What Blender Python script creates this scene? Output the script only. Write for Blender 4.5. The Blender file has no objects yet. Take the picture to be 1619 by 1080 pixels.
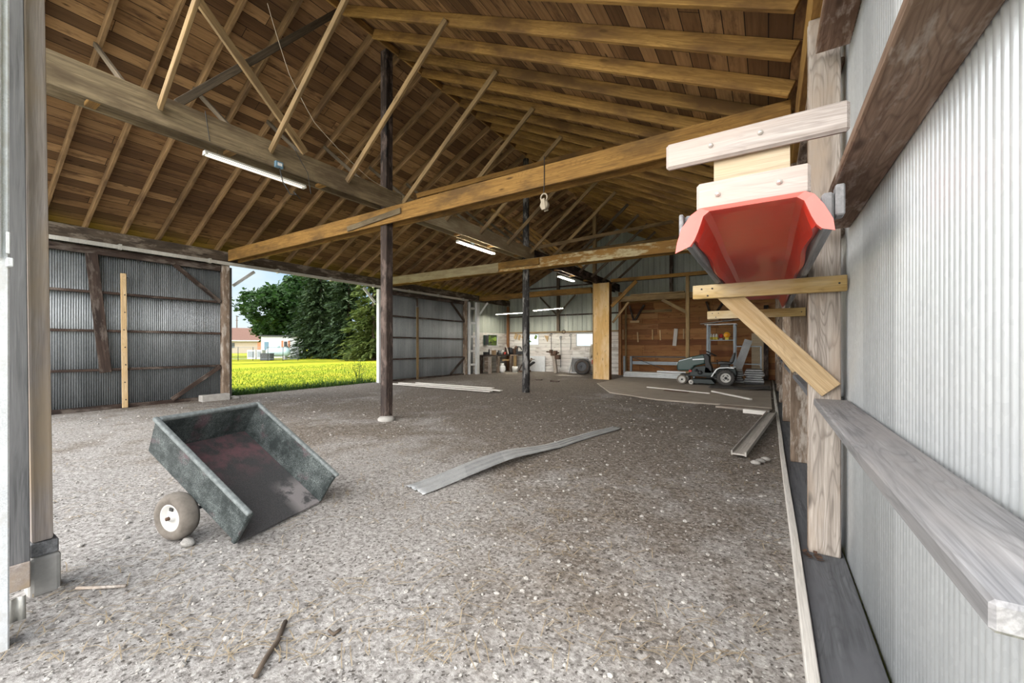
import bpy, bmesh, math, random
from mathutils import Vector, Matrix, noise
random.seed(7)
sc = bpy.context.scene
COL = sc.collection

# ------------------------------------------------------------------ camera numbers (used to read sizes off the photograph)
F = 640.0; CX = 810.0; HY = 547.0; H = 1.4
YAW = math.atan(405.0 / 640.0)
CY_, SY_ = math.cos(YAW), math.sin(YAW)
def far(u, d, z=0.0):
    a = (u - CX) / F
    return Vector(((CY_ * a - SY_) * d, (SY_ * a + CY_) * d, z))

# ------------------------------------------------------------------ object helpers
def link(o, parent=None):
    COL.objects.link(o)
    if parent is not None: o.parent = parent
    return o
def tag(o, label, cat, group=None, kind='thing'):
    o['label'] = label; o['category'] = cat; o['kind'] = kind
    if group: o['group'] = group
    return o
def empty(name, loc=(0, 0, 0), rz=0.0):
    o = bpy.data.objects.new(name, None); link(o)
    o.location = loc; o.rotation_euler = (0, 0, rz); o.empty_display_size = .1
    return o
def copy_tree(o, parent=None):
    c = o.copy(); COL.objects.link(c)
    if parent is not None: c.parent = parent
    for ch in list(o.children): copy_tree(ch, c)
    return c

class MB:
    """collects geometry for ONE mesh object"""
    def __init__(s): s.v = []; s.f = []; s.sm = []
    def add(s, vs, fs, smooth=False):
        b = len(s.v); s.v += [Vector(v) for v in vs]
        s.f += [tuple(b + i for i in f) for f in fs]; s.sm += [smooth] * len(fs); return s
    def hexa(s, p, smooth=False):
        return s.add(p, [(0, 3, 2, 1), (4, 5, 6, 7), (0, 1, 5, 4), (1, 2, 6, 5), (2, 3, 7, 6), (3, 0, 4, 7)], smooth)
    def box(s, x0, x1, y0, y1, z0, z1):
        return s.hexa([(x0, y0, z0), (x1, y0, z0), (x1, y1, z0), (x0, y1, z0), (x0, y0, z1), (x1, y0, z1), (x1, y1, z1), (x0, y1, z1)])
    def bar(s, p, q, w, h, up=(0, 0, 1)):
        p, q = Vector(p), Vector(q); d = (q - p).normalized(); u = Vector(up)
        sd = d.cross(u)
        if sd.length < 1e-4: sd = d.cross(Vector((1, 0, 0)))
        sd.normalize(); u = sd.cross(d); a, b = sd * w / 2, u * h / 2
        return s.hexa([p - a - b, p + a - b, p + a + b, p - a + b, q - a - b, q + a - b, q + a + b, q - a + b])
    def tube(s, pts, r, n=8, caps=True, closed=False):
        pts = [Vector(p) for p in pts]; m = len(pts); vs = []
        rr = r if isinstance(r, (list, tuple)) else [r] * m
        ref = None
        for i, p in enumerate(pts):
            if closed: t = pts[(i + 1) % m] - pts[i - 1]
            else: t = pts[min(i + 1, m - 1)] - pts[max(i - 1, 0)]
            t.normalize()
            if ref is None:
                ref = Vector((0, 0, 1)) if abs(t.z) < .9 else Vector((1, 0, 0))
            a = t.cross(ref).normalized(); b = a.cross(t).normalized(); ref = b
            for k in range(n):
                an = 2 * math.pi * k / n
                vs.append(p + (a * math.cos(an) + b * math.sin(an)) * rr[i])
        fs = []
        for i in range(m if closed else m - 1):
            j = (i + 1) % m
            for k in range(n):
                l = (k + 1) % n
                fs.append((i * n + k, i * n + l, j * n + l, j * n + k))
        if caps and not closed:
            fs.append(tuple(range(n - 1, -1, -1))); fs.append(tuple((m - 1) * n + k for k in range(n)))
        return s.add(vs, fs, True)
    def lathe(s, prof, c=(0, 0, 0), axis='z', n=28, closed=False):
        vs = []; m = len(prof); c = Vector(c)
        for r, h in prof:
            for k in range(n):
                an = 2 * math.pi * k / n; x, y = r * math.cos(an), r * math.sin(an)
                vs.append(c + (Vector((x, y, h)) if axis == 'z' else Vector((x, h, y)) if axis == 'y' else Vector((h, x, y))))
        fs = []
        for i in range(m if closed else m - 1):
            j = (i + 1) % m
            for k in range(n):
                l = (k + 1) % n; fs.append((i * n + k, i * n + l, j * n + l, j * n + k))
        return s.add(vs, fs, True)
    def prism(s, poly, axis, a0, a1):
        def P(p, a):
            return (p[0], a, p[1]) if axis == 'y' else (a, p[0], p[1]) if axis == 'x' else (p[0], p[1], a)
        n = len(poly); vs = [P(p, a0) for p in poly] + [P(p, a1) for p in poly]
        fs = [tuple(range(n)), tuple(range(2 * n - 1, n - 1, -1))] + [(i, (i + 1) % n, n + (i + 1) % n, n + i) for i in range(n)]
        return s.add(vs, fs)
    def grid(s, fn, nu, nv, smooth=True):
        vs = [fn(i / (nu - 1), j / (nv - 1)) for j in range(nv) for i in range(nu)]
        fs = [(j * nu + i, j * nu + i + 1, (j + 1) * nu + i + 1, (j + 1) * nu + i) for j in range(nv - 1) for i in range(nu - 1)]
        return s.add(vs, fs, smooth)
    def build(s, name, mat, parent=None, bevel=0, seg=1, solid=0, fix=True):
        me = bpy.data.meshes.new(name); me.from_pydata([tuple(v) for v in s.v], [], s.f)
        me.polygons.foreach_set('use_smooth', s.sm)
        if fix:
            bm = bmesh.new(); bm.from_mesh(me); bmesh.ops.recalc_face_normals(bm, faces=bm.faces); bm.to_mesh(me); bm.free()
        me.materials.append(mat)
        o = link(bpy.data.objects.new(name, me), parent)
        if solid:
            md = o.modifiers.new('solid', 'SOLIDIFY'); md.thickness = solid; md.offset = 0
        if bevel:
            md = o.modifiers.new('bevel', 'BEVEL'); md.width = bevel; md.segments = seg; md.limit_method = 'ANGLE'; md.angle_limit = .7
        return o

def beam(name, p, q, w, h, mat, up=(0, 0, 1), parent=None, bevel=.004, wob=0.0):
    """a timber with its own local axes: length along local X, so that the grain follows it"""
    p, q = Vector(p), Vector(q); L = (q - p).length; d = (q - p) / L
    sd = Vector(up).cross(d)
    if sd.length < 1e-4: sd = Vector((0, 1, 0))
    sd.normalize(); u = d.cross(sd)
    m = MB(); n = max(2, min(14, int(L / .6)))
    vs = []; 
    for i in range(n):
        x = -L / 2 + L * i / (n - 1)
        oy = random.uniform(-wob, wob); oz = random.uniform(-wob, wob)
        vs += [(x, -w / 2 + oy, -h / 2 + oz), (x, w / 2 + oy, -h / 2 + oz), (x, w / 2 + oy, h / 2 + oz), (x, -w / 2 + oy, h / 2 + oz)]
    fs = [(0, 3, 2, 1), tuple((n - 1) * 4 + k for k in range(4))]
    for i in range(n - 1):
        for k in range(4):
            l = (k + 1) % 4; fs.append((i * 4 + k, i * 4 + l, i * 4 + 4 + l, i * 4 + 4 + k))
    m.add(vs, fs)
    o = m.build(name, mat, parent, bevel=bevel)
    o.matrix_world = Matrix(((d.x, sd.x, u.x, (p.x + q.x) / 2), (d.y, sd.y, u.y, (p.y + q.y) / 2), (d.z, sd.z, u.z, (p.z + q.z) / 2), (0, 0, 0, 1)))
    return o

ORD = 'zeroth first second third fourth fifth sixth seventh eighth ninth tenth eleventh twelfth thirteenth fourteenth fifteenth sixteenth seventeenth eighteenth'.split()

# ------------------------------------------------------------------ materials
class NT:
    def __init__(s, name):
        s.m = bpy.data.materials.new(name); s.m.use_nodes = True; s.t = s.m.node_tree; s.n = s.t.nodes
        s.b = s.n['Principled BSDF']; s.out = s.n['Material Output']
    def L(s, a, b): s.t.links.new(a, b)
    def new(s, t, **k):
        x = s.n.new(t)
        for a, b in k.items(): setattr(x, a, b)
        return x
    def co(s, kind='Object'): return s.new('ShaderNodeTexCoord').outputs[kind]
    def setin(s, sock, v):
        if hasattr(v, 'is_output'): s.L(v, sock)
        else: sock.default_value = v
    def vmul(s, a, v):
        x = s.new('ShaderNodeVectorMath', operation='MULTIPLY'); s.setin(x.inputs[0], a); s.setin(x.inputs[1], v); return x.outputs[0]
    def vadd(s, a, v):
        x = s.new('ShaderNodeVectorMath', operation='ADD'); s.setin(x.inputs[0], a); s.setin(x.inputs[1], v); return x.outputs[0]
    def math(s, op, a, b=0.0, c=None):
        x = s.new('ShaderNodeMath', operation=op); s.setin(x.inputs[0], a); s.setin(x.inputs[1], b)
        if c is not None: s.setin(x.inputs[2], c)
        return x.outputs[0]
    def noise(s, vec, scale=1, detail=4, rough=.55, dist=0):
        x = s.new('ShaderNodeTexNoise'); s.L(vec, x.inputs['Vector']); x.inputs['Scale'].default_value = scale
        x.inputs['Detail'].default_value = detail; x.inputs['Roughness'].default_value = rough; x.inputs['Distortion'].default_value = dist
        return x.outputs['Fac']
    def voro(s, vec, scale=1, feature='F1', out='Distance'):
        x = s.new('ShaderNodeTexVoronoi', feature=feature); s.L(vec, x.inputs['Vector']); x.inputs['Scale'].default_value = scale
        return x.outputs[out]
    def ramp(s, fac, stops):
        x = s.new('ShaderNodeValToRGB'); s.L(fac, x.inputs[0]); e = x.color_ramp.elements
        while len(e) < len(stops): e.new(.5)
        for i, (p, c) in enumerate(stops):
            e[i].position = p; e[i].color = (c, c, c, 1) if not hasattr(c, '__len__') else (*c[:3], 1)
        return x.outputs[0]
    def mix(s, fac, a, b, mode='MIX'):
        x = s.new('ShaderNodeMix', data_type='RGBA', blend_type=mode)
        def put(sock, v):
            if hasattr(v, 'is_output'): s.L(v, sock)
            else: sock.default_value = (*v[:3], 1) if hasattr(v, '__len__') else (v, v, v, 1)
        if hasattr(fac, 'is_output'): s.L(fac, x.inputs[0])
        else: x.inputs[0].default_value = fac
        put(x.inputs[6], a); put(x.inputs[7], b); return x.outputs[2]
    def rand(s): return s.new('ShaderNodeObjectInfo').outputs['Random']
    def sep(s, v):
        x = s.new('ShaderNodeSeparateXYZ'); s.L(v, x.inputs[0]); return x.outputs
    def comb(s, x, y, z):
        c = s.new('ShaderNodeCombineXYZ')
        for i, v in enumerate((x, y, z)): s.setin(c.inputs[i], v)
        return c.outputs[0]
    def bump(s, h, strength=.3, dist=.01):
        x = s.new('ShaderNodeBump'); x.inputs['Strength'].default_value = strength; x.inputs['Distance'].default_value = dist
        s.L(h, x.inputs['Height']); s.L(x.outputs[0], s.b.inputs['Normal'])
    def fin(s, col=None, rough=.7, metal=0.0, spec=.4):
        if col is not None:
            if hasattr(col, 'is_output'): s.L(col, s.b.inputs['Base Color'])
            else: s.b.inputs['Base Color'].default_value = (*col[:3], 1)
        s.setin(s.b.inputs['Roughness'], rough); s.setin(s.b.inputs['Metallic'], metal); s.b.inputs['Specular IOR Level'].default_value = spec
        return s.m

def plain(name, col, rough=.6, metal=0.0, dirt=.35, dcol=None, scale=6):
    t = NT(name); c = t.co(); n = t.noise(c, scale, 6, .65)
    f = t.ramp(n, [(.35, 0.0), (.75, 1.0)])
    dc = dcol or tuple(x * .55 for x in col)
    t.bump(n, .15, .004)
    return t.fin(t.mix(t.math('MULTIPLY', f, dirt * 1.6), col, dc), rough, metal)

def wood(name, dark, light, axis=0, rough=.8, stain=None, knots=.8, grey=0.0, var=.22, worn=None, rings=0.0):
    t = NT(name); r = t.rand()
    off = t.comb(t.math('MULTIPLY', r, 71.3), t.math('MULTIPLY', r, 23.7), t.math('MULTIPLY', r, 9.1))
    c = t.vadd(t.co(), off)
    def sc_(l, w):
        v = [w, w, w]; v[axis] = l; return tuple(v)
    warp = t.noise(t.vmul(c, sc_(.9, 5)), 1, 3)
    cw = t.vadd(c, t.comb(*[t.math('MULTIPLY', warp, 0.0 if i == axis else .06) for i in range(3)]))
    g = t.noise(t.vmul(cw, sc_(1.6, 42)), 1, 6, .62)
    g2 = t.noise(t.vmul(cw, sc_(4, 170)), 1, 3, .6)
    col = t.ramp(g, [(.32, dark), (.68, light)])
    col = t.mix(.35, col, t.ramp(g2, [(.35, .35), (.65, 1.0)]), 'MULTIPLY')
    if rings:
        kv = t.voro(t.vadd(t.vmul(c, sc_(1.5, 5.5)), (.37, .21, .63)), 1)
        ww = t.math('ADD', t.math('MULTIPLY', t.noise(t.vmul(c, sc_(.55, 5.5)), 1, 2), 26.0), t.math('MULTIPLY', kv, 5.0))
        wv = t.math('FRACT', ww)
        col = t.mix(t.math('MULTIPLY', t.ramp(wv, [(.0, .15), (.55, .0), (.85, .9), (1.0, .15)]), rings), col, tuple(x * .6 for x in dark))
    bl = t.noise(t.vmul(c, sc_(1.3, 4)), 1, 4, .6)
    if stain:
        col = t.mix(t.ramp(bl, [(.45, 0.0), (.66, 1.0)]), col, stain)
    if worn:
        bl2 = t.noise(t.vmul(t.vadd(c, (5.3, 2.2, 7.7)), sc_(2.1, 7)), 1, 5, .7)
        col = t.mix(t.ramp(bl2, [(.5, 0.0), (.62, 1.0)]), col, worn)
    if knots:
        k = t.voro(t.vadd(t.vmul(c, sc_(1.5, 5.5)), (.37, .21, .63)), 1)
        kf = t.ramp(k, [(.05, 1.0), (.12, 0.0)])
        col = t.mix(t.math('MULTIPLY', kf, knots), col, tuple(x * .35 for x in dark))
    v = t.math('ADD', t.math('MULTIPLY', r, 2 * var), 1 - var)
    col = t.mix(1.0, col, t.comb(v, v, v), 'MULTIPLY')
    t.bump(g, .25, .004)
    return t.fin(col, rough, 0, .25)

def planks(name, cols, grain, stack, width, length=2.6, gap=.03, rough=.8, gapcol=(.02, .014, .01), stain=None, contrast=.5):
    """boarding: boards laid side by side along axis `stack`, running along axis `grain`"""
    t = NT(name); c = t.co(); s = t.sep(c)
    q = t.math('DIVIDE', s[stack], width); row = t.math('FLOOR', q); fr = t.math('FRACT', q)
    wn = t.new('ShaderNodeTexWhiteNoise', noise_dimensions='1D'); t.L(row, wn.inputs['W'])
    q2 = t.math('ADD', t.math('DIVIDE', s[grain], length), t.math('MULTIPLY', wn.outputs[0], 7.3))
    cell = t.math('FLOOR', q2); fr2 = t.math('FRACT', q2)
    wn2 = t.new('ShaderNodeTexWhiteNoise', noise_dimensions='2D'); t.L(t.comb(row, cell, 0.0), wn2.inputs['Vector'])
    rnd = wn2.outputs[0]
    n = len(cols)
    base = t.ramp(rnd, [((i + .5) / n, cc) for i, cc in enumerate(cols)])
    off = t.comb(t.math('MULTIPLY', rnd, 31.0), t.math('MULTIPLY', rnd, 17.0), t.math('MULTIPLY', rnd, 5.0))
    cc = t.vadd(c, off)
    def sc_(l, w):
        v = [w, w, w]; v[grain] = l; return tuple(v)
    g = t.noise(t.vmul(cc, sc_(1.4, 26)), 1, 6, .65)
    col = t.mix(contrast, base, t.ramp(g, [(.3, .25), (.68, 1.15)]), 'MULTIPLY')
    k = t.voro(t.vmul(cc, sc_(2.2, 6.5)), 1)
    col = t.mix(t.ramp(k, [(.05, .85), (.13, 0.0)]), col, tuple(x * .22 for x in cols[0]))
    if stain:
        b = t.noise(t.vmul(cc, sc_(1.5, 6)), 1, 5, .65)
        col = t.mix(t.ramp(b, [(.52, 0.0), (.66, 1.0)]), col, stain)
    e1 = t.math('LESS_THAN', fr, gap); e2 = t.math('LESS_THAN', fr2, .008 / length * 1.0)
    e = t.math('MAXIMUM', e1, e2)
    col = t.mix(e, col, gapcol)
    t.bump(t.math('SUBTRACT', g, t.math('MULTIPLY', e, 2.0)), .3, .006)
    return t.fin(col, rough, 0, .2)

def galv(name, lo, hi, metal=.35, rough=.5, rust=None, streak=1.0):
    t = NT(name); c = t.co()
    sp = t.voro(t.vmul(c, (1, 1, .4)), 90, 'F1', 'Color')
    sb = t.new('ShaderNodeRGBToBW'); t.L(sp, sb.inputs[0])
    st = t.noise(t.vmul(c, (5, 5, .35)), 1, 6, .65)
    bl = t.noise(t.vmul(c, (1.1, 1.1, .8)), 1, 4)
    f = t.math('ADD', t.math('MULTIPLY', sb.outputs[0], .16), t.math('ADD', t.math('MULTIPLY', st, .55 * streak), t.math('MULTIPLY', bl, .3)))
    col = t.ramp(f, [(.28, lo), (.72, hi)])
    sheet = t.math('FLOOR', t.math('DIVIDE', t.math('ADD', t.sep(c)[0], t.sep(c)[1]), .66))
    wn = t.new('ShaderNodeTexWhiteNoise', noise_dimensions='1D'); t.L(sheet, wn.inputs['W'])
    v = t.math('ADD', t.math('MULTIPLY', wn.outputs[0], .28), .84)
    col = t.mix(1.0, col, t.comb(v, v, v), 'MULTIPLY')
    if rust:
        r = t.noise(t.vmul(c, (3, 3, 1.2)), 1, 6, .7)
        col = t.mix(t.ramp(r, [(.6, 0.0), (.75, .7)]), col, rust)
    sn = t.noise(t.vmul(c, (60, 60, 25)), 1, 3)
    col = t.mix(t.ramp(sn, [(.66, 0.0), (.72, .55)]), col, hi)
    return t.fin(col, rough, metal, .4)

M = {}
M['rafter'] = wood('rafter_lit_wood', (.30, .165, .05), (.58, .345, .105), stain=(.19, .105, .04), knots=.6, rings=0.35)  # golden lawn light on the right slope is put into this wood colour
M['rafter_shaded'] = wood('rafter_left_shaded_wood', (.20, .125, .06), (.42, .265, .13), stain=(.14, .085, .045), knots=.6)  # same timber darkened: the left slope's weaker light is in the colour
M['beam'] = wood('beam_wood', (.24, .125, .035), (.46, .26, .075), stain=(.14, .08, .03), knots=.9, rings=0.4)
M['beam_grey'] = wood('beam_greyed_wood', (.13, .10, .062), (.29, .225, .135), stain=(.09, .065, .04), knots=.5, rings=0.3)
M['beam_white'] = wood('beam_limed_wood', (.42, .34, .20), (.66, .56, .36), stain=(.38, .29, .15), worn=(.36, .19, .06))
M['beam_peeling'] = wood('beam_peeling_wood', (.30, .15, .045), (.46, .26, .08), stain=(.3, .17, .06), worn=(.62, .53, .33))
M['beam_pale'] = wood('beam_pale_wood', (.36, .29, .18), (.56, .48, .31), stain=(.30, .23, .14), knots=.3)
M['brace'] = wood('brace_wood', (.22, .145, .068), (.40, .275, .135), stain=(.16, .11, .06), knots=.6)
M['brace_dark'] = wood('brace_dark_wood', (.07, .055, .04), (.16, .125, .085), knots=.3)
M['plate'] = wood('plate_wood', (.045, .033, .024), (.11, .083, .06), stain=(.035, .027, .02), worn=(.17, .14, .11))
M['girt'] = wood('girt_wood', (.038, .025, .02), (.09, .06, .047), stain=(.03, .021, .018), worn=(.14, .115, .098))
M['creosote'] = wood('creosote_wood', (.022, .017, .015), (.085, .06, .05), stain=(.014, .012, .012), worn=(.13, .098, .085), knots=.2)
M['pole'] = wood('tarred_pole_wood', (.022, .021, .022), (.07, .066, .066), axis=2, worn=(.30, .29, .28), knots=0)
M['fresh'] = wood('fresh_pine', (.52, .36, .19), (.74, .56, .34), knots=.8, stain=(.50, .33, .15), rings=0.4)
M['fresh_yellow'] = wood('yellow_pine', (.46, .30, .11), (.66, .47, .20), knots=.8, stain=(.62, .50, .33), rings=0.45)
M['weather'] = wood('weathered_pine', (.26, .222, .19), (.52, .465, .415), stain=(.35, .28, .22), knots=.9, rings=0.75)
M['weather_brown'] = wood('weathered_brown', (.17, .12, .085), (.38, .29, .22), stain=(.12, .085, .06), worn=(.42, .37, .32), rings=0.4)
M['grey'] = wood('grey_timber', (.14, .14, .145), (.33, .33, .335), stain=(.22, .22, .225), knots=.3)
M['pale_grey'] = wood('pale_grey_timber', (.36, .335, .30), (.56, .53, .49), knots=.2, rings=.3)
M['greyblue'] = wood('greyblue_timber', (.10, .105, .115), (.24, .25, .265), stain=(.17, .175, .19), knots=.2, rings=0.4)
M['girt_right'] = wood('girt_right_wood', (.20, .198, .205), (.40, .395, .40), stain=(.30, .285, .28), knots=.5, rings=0.5)
M['girt_brown'] = wood('girt_upper_wood', (.17, .105, .07), (.37, .26, .19), stain=(.13, .08, .052), worn=(.40, .34, .29), rings=0.6)
M['board_pale'] = wood('sun_bleached_board', (.40, .345, .31), (.60, .54, .505), stain=(.47, .40, .355), knots=.5, rings=0.35)
M['ply'] = wood('plywood', (.45, .36, .25), (.60, .50, .36), stain=(.50, .39, .25), knots=.0)
M['osb'] = wood('plywood_cladding', (.60, .36, .13), (.78, .52, .23), axis=2, stain=(.70, .52, .30), knots=.9)
M['post_near'] = wood('near_post_wood', (.36, .305, .275), (.54, .475, .44), axis=2, stain=(.44, .345, .255), knots=.5)
M['white_wood'] = wood('white_painted_wood', (.64, .66, .67), (.74, .76, .77), stain=(.67, .69, .70), knots=0, worn=(.56, .56, .55), var=.02)
M['white_lumber'] = wood('white_lumber', (.62, .59, .54), (.82, .79, .74), knots=.2, var=.06)
M['red_brown'] = wood('redwood_post', (.17, .075, .03), (.38, .19, .085), knots=.4, rings=0.6)
M['deck'] = planks('roof_boarding', [(.14, .078, .037), (.31, .178, .08), (.40, .236, .108), (.48, .29, .135), (.23, .128, .058), (.36, .21, .095), (.16, .088, .042)], 1, 0, .175, 4.6, .05, stain=(.13, .072, .038))
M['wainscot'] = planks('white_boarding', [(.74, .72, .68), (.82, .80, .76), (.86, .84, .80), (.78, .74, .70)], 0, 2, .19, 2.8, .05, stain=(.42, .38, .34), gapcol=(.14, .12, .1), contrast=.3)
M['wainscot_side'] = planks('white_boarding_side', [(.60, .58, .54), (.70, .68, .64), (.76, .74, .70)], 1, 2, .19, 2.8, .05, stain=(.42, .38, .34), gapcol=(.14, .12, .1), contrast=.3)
M['woodwall'] = planks('redwood_boarding', [(.24, .105, .04), (.36, .17, .065), (.42, .21, .085), (.30, .135, .052), (.46, .25, .11), (.19, .075, .034)], 0, 2, .24, 2.4, .025, stain=(.22, .09, .04), contrast=.4)
M['galv_left_shaded'] = galv('galvanised_left_shaded', (.13, .142, .15), (.36, .38, .395), .45, .42, rust=(.16, .14, .12))  # same sheet as the right wall, its dim grazing light painted in darker
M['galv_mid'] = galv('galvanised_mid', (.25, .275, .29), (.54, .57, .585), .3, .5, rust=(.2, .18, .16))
M['galv_right_lit'] = galv('galvanised_right_lit', (.58, .605, .62), (.80, .825, .84), .45, .4)  # paler copy of the left sheet, brighter daylight put into the colour
M['galv_back'] = galv('galvanised_back', (.20, .225, .205), (.42, .45, .40), .2, .55, streak=1.4)
M['sheet'] = galv('grey_sheet_metal', (.27, .28, .285), (.46, .47, .475), .3, .45)
M['white_metal'] = plain('white_sheet_metal', (.76, .79, .81), .4, 0, .25)
M['track'] = galv('door_track_metal', (.42, .41, .37), (.66, .65, .6), .3, .45)
M['concrete'] = plain('concrete', (.40, .385, .36), .9, 0, .4, scale=9)
M['concrete_slab'] = plain('dusty_slab', (.36, .315, .265), .95, 0, .5, (.25, .215, .18), 2.5)
M['steel'] = plain('grey_steel', (.22, .25, .275), .45, .4, .3)
M['steel_dark'] = plain('dark_steel', (.05, .052, .056), .5, .4, .4)
M['rust'] = plain('rusty_iron', (.13, .075, .05), .8, .2, .6, (.06, .035, .025))
M['black'] = plain('black_plastic', (.016, .016, .017), .5, 0, .2, (.05, .05, .05))
M['seat'] = plain('black_vinyl', (.018, .02, .022), .38, 0, .2)
M['rubber'] = plain('dusty_rubber', (.045, .043, .042), .85, 0, .6, (.10, .092, .085), 9)
M['rubber_mud'] = plain('muddy_rubber', (.20, .175, .15), .95, 0, .6, (.10, .085, .07), 11)
M['rim'] = plain('cream_rim', (.60, .59, .56), .45, 0, .25)
M['rim_grey'] = plain('wheel_steel', (.10, .105, .115), .5, .4, .4)
M['green'] = plain('tractor_green', (.025, .062, .055), .28, 0, .2, (.05, .085, .08))
M['greendark'] = plain('tractor_dark', (.02, .032, .032), .45, 0, .3)
M['silver'] = plain('silver_trim', (.62, .65, .66), .3, .3, .1)
M['amber'] = plain('amber_lens', (.85, .36, .02), .25, 0, .1)
M['yellow'] = plain('yellow_label', (.72, .60, .08), .6, 0, .2)
M['redpaint'] = plain('red_paint', (.52, .05, .035), .5, 0, .3)
M['whitepaint'] = plain('white_enamel', (.78, .79, .78), .4, 0, .2)
M['lamp'] = plain('fixture_enamel', (.66, .66, .62), .4, 0, .2)
def mk_tube(name, k):
    t = NT(name); t.b.inputs['Emission Color'].default_value = (1.0, .93, .80, 1); t.b.inputs['Emission Strength'].default_value = k
    return t.fin((.8, .8, .78), .4)
M['tube_near'] = mk_tube('lit_tube_near', .8); M['tube_mid'] = mk_tube('lit_tube', 70); M['tube_far'] = mk_tube('lit_tube_far', 75); M['tube_bay'] = mk_tube('lit_tube_bay', 190)
M['rope'] = plain('rope_fibre', (.50, .43, .33), .95, 0, .4)
M['wire'] = plain('cable_sheath', (.045, .045, .045), .6, 0, .1)
M['blue'] = plain('blue_plastic', (.12, .22, .30), .5, 0, .2)
M['brass'] = plain('zinc_bolt', (.72, .70, .66), .4, .6, .1)
M['brick_tan'] = plain('tan_stucco', (.42, .35, .28), .9, 0, .2)
M['brick_red'] = plain('orange_brick', (.46, .21, .12), .9, 0, .3)
M['roof_brown'] = plain('brown_shingles', (.15, .082, .062), .95, 0, .4)
M['shed_white'] = plain('white_siding', (.58, .61, .64), .7, 0, .12)
M['shed_grey'] = plain('grey_siding', (.50, .52, .55), .8, 0, .2)
M['tank'] = plain('shaded_tank_paint', (.36, .50, .50), .4, 0, .2)  # bluish shade on the tank is mixed into this teal grey
M['cloth'] = plain('blue_cloth', (.2, .26, .34), .95, 0, .3)
M['cardboard'] = plain('brown_cardboard', (.34, .23, .13), .9, 0, .3)
M['branch'] = plain('bark', (.10, .075, .055), .95, 0, .5)

def mk_slide():
    t = NT('red_plastic'); c = t.co(); n = t.noise(t.vmul(c, (4, 1.2, 4)), 1, 6, .6); n2 = t.noise(c, 40, 4)
    col = t.mix(t.ramp(n, [(.4, 0.0), (.75, .55)]), (.66, .028, .014), (.52, .085, .05))
    col = t.mix(t.ramp(n2, [(.62, 0.0), (.75, .5)]), col, (.42, .10, .07))
    # sun-bleached where the lip faces out of the doorway
    y = t.sep(c)[1]
    col = t.mix(t.ramp(t.math('SUBTRACT', y, 1.9), [(.03, .5), (.06, 0.0)]), col, (.80, .22, .18))
    t.b.inputs['Coat Weight'].default_value = .15
    return t.fin(col, .36, 0, .5)
M['slide'] = mk_slide()

def mk_tub(floor):
    t = NT('tub_floor_plastic' if floor else 'tub_plastic'); c = t.co(); s = t.sep(c)
    n = t.noise(c, 7, 7, .7); n2 = t.noise(c, 150, 5, .75)
    if floor:
        col = t.ramp(n2, [(.4, (.032, .032, .034)), (.7, (.095, .093, .094))])
        red = t.math('MULTIPLY', t.ramp(n, [(.42, 0.0), (.6, 1.0)]), t.ramp(s[0], [(.45, 0.0), (.75, 1.0)]))
        col = t.mix(t.math('MULTIPLY', red, .8), col, (.15, .075, .085))
        d = t.math('MULTIPLY', t.ramp(t.math('MULTIPLY', s[1], -1.0), [(.50, 0.0), (.60, 1.0)]), t.ramp(s[0], [(.22, 1.0), (.36, 0.0)]))
        d = t.math('MULTIPLY', d, t.ramp(n, [(.40, 0.0), (.5, 1.0)]))
        col = t.mix(t.math('MULTIPLY', d, .8), col, (.25, .23, .23))
        rough = .5
    else:
        dust = t.math('MULTIPLY', t.ramp(n, [(.38, .06), (.66, .85)]), t.ramp(n2, [(.42, 0.0), (.60, 1.0)]))
        col = t.mix(dust, (.014, .020, .020), (.24, .27, .265))
        col = t.mix(t.ramp(t.noise(t.vadd(c, (3, 1, 4)), 5, 4), [(.58, 0.0), (.7, .45)]), col, (.17, .075, .095))
        gx = t.sep(t.new('ShaderNodeNewGeometry').outputs['Normal'])[2]
        rough = .62
    t.bump(n2, .2, .004)
    return t.fin(col, rough, 0, .4)
M['tub'] = mk_tub(False); M['tub_floor'] = mk_tub(True)
M['tub_rim'] = plain('dusty_tub_rim', (.21, .235, .235), .75, 0, .6, (.08, .09, .09), 30)

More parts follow.
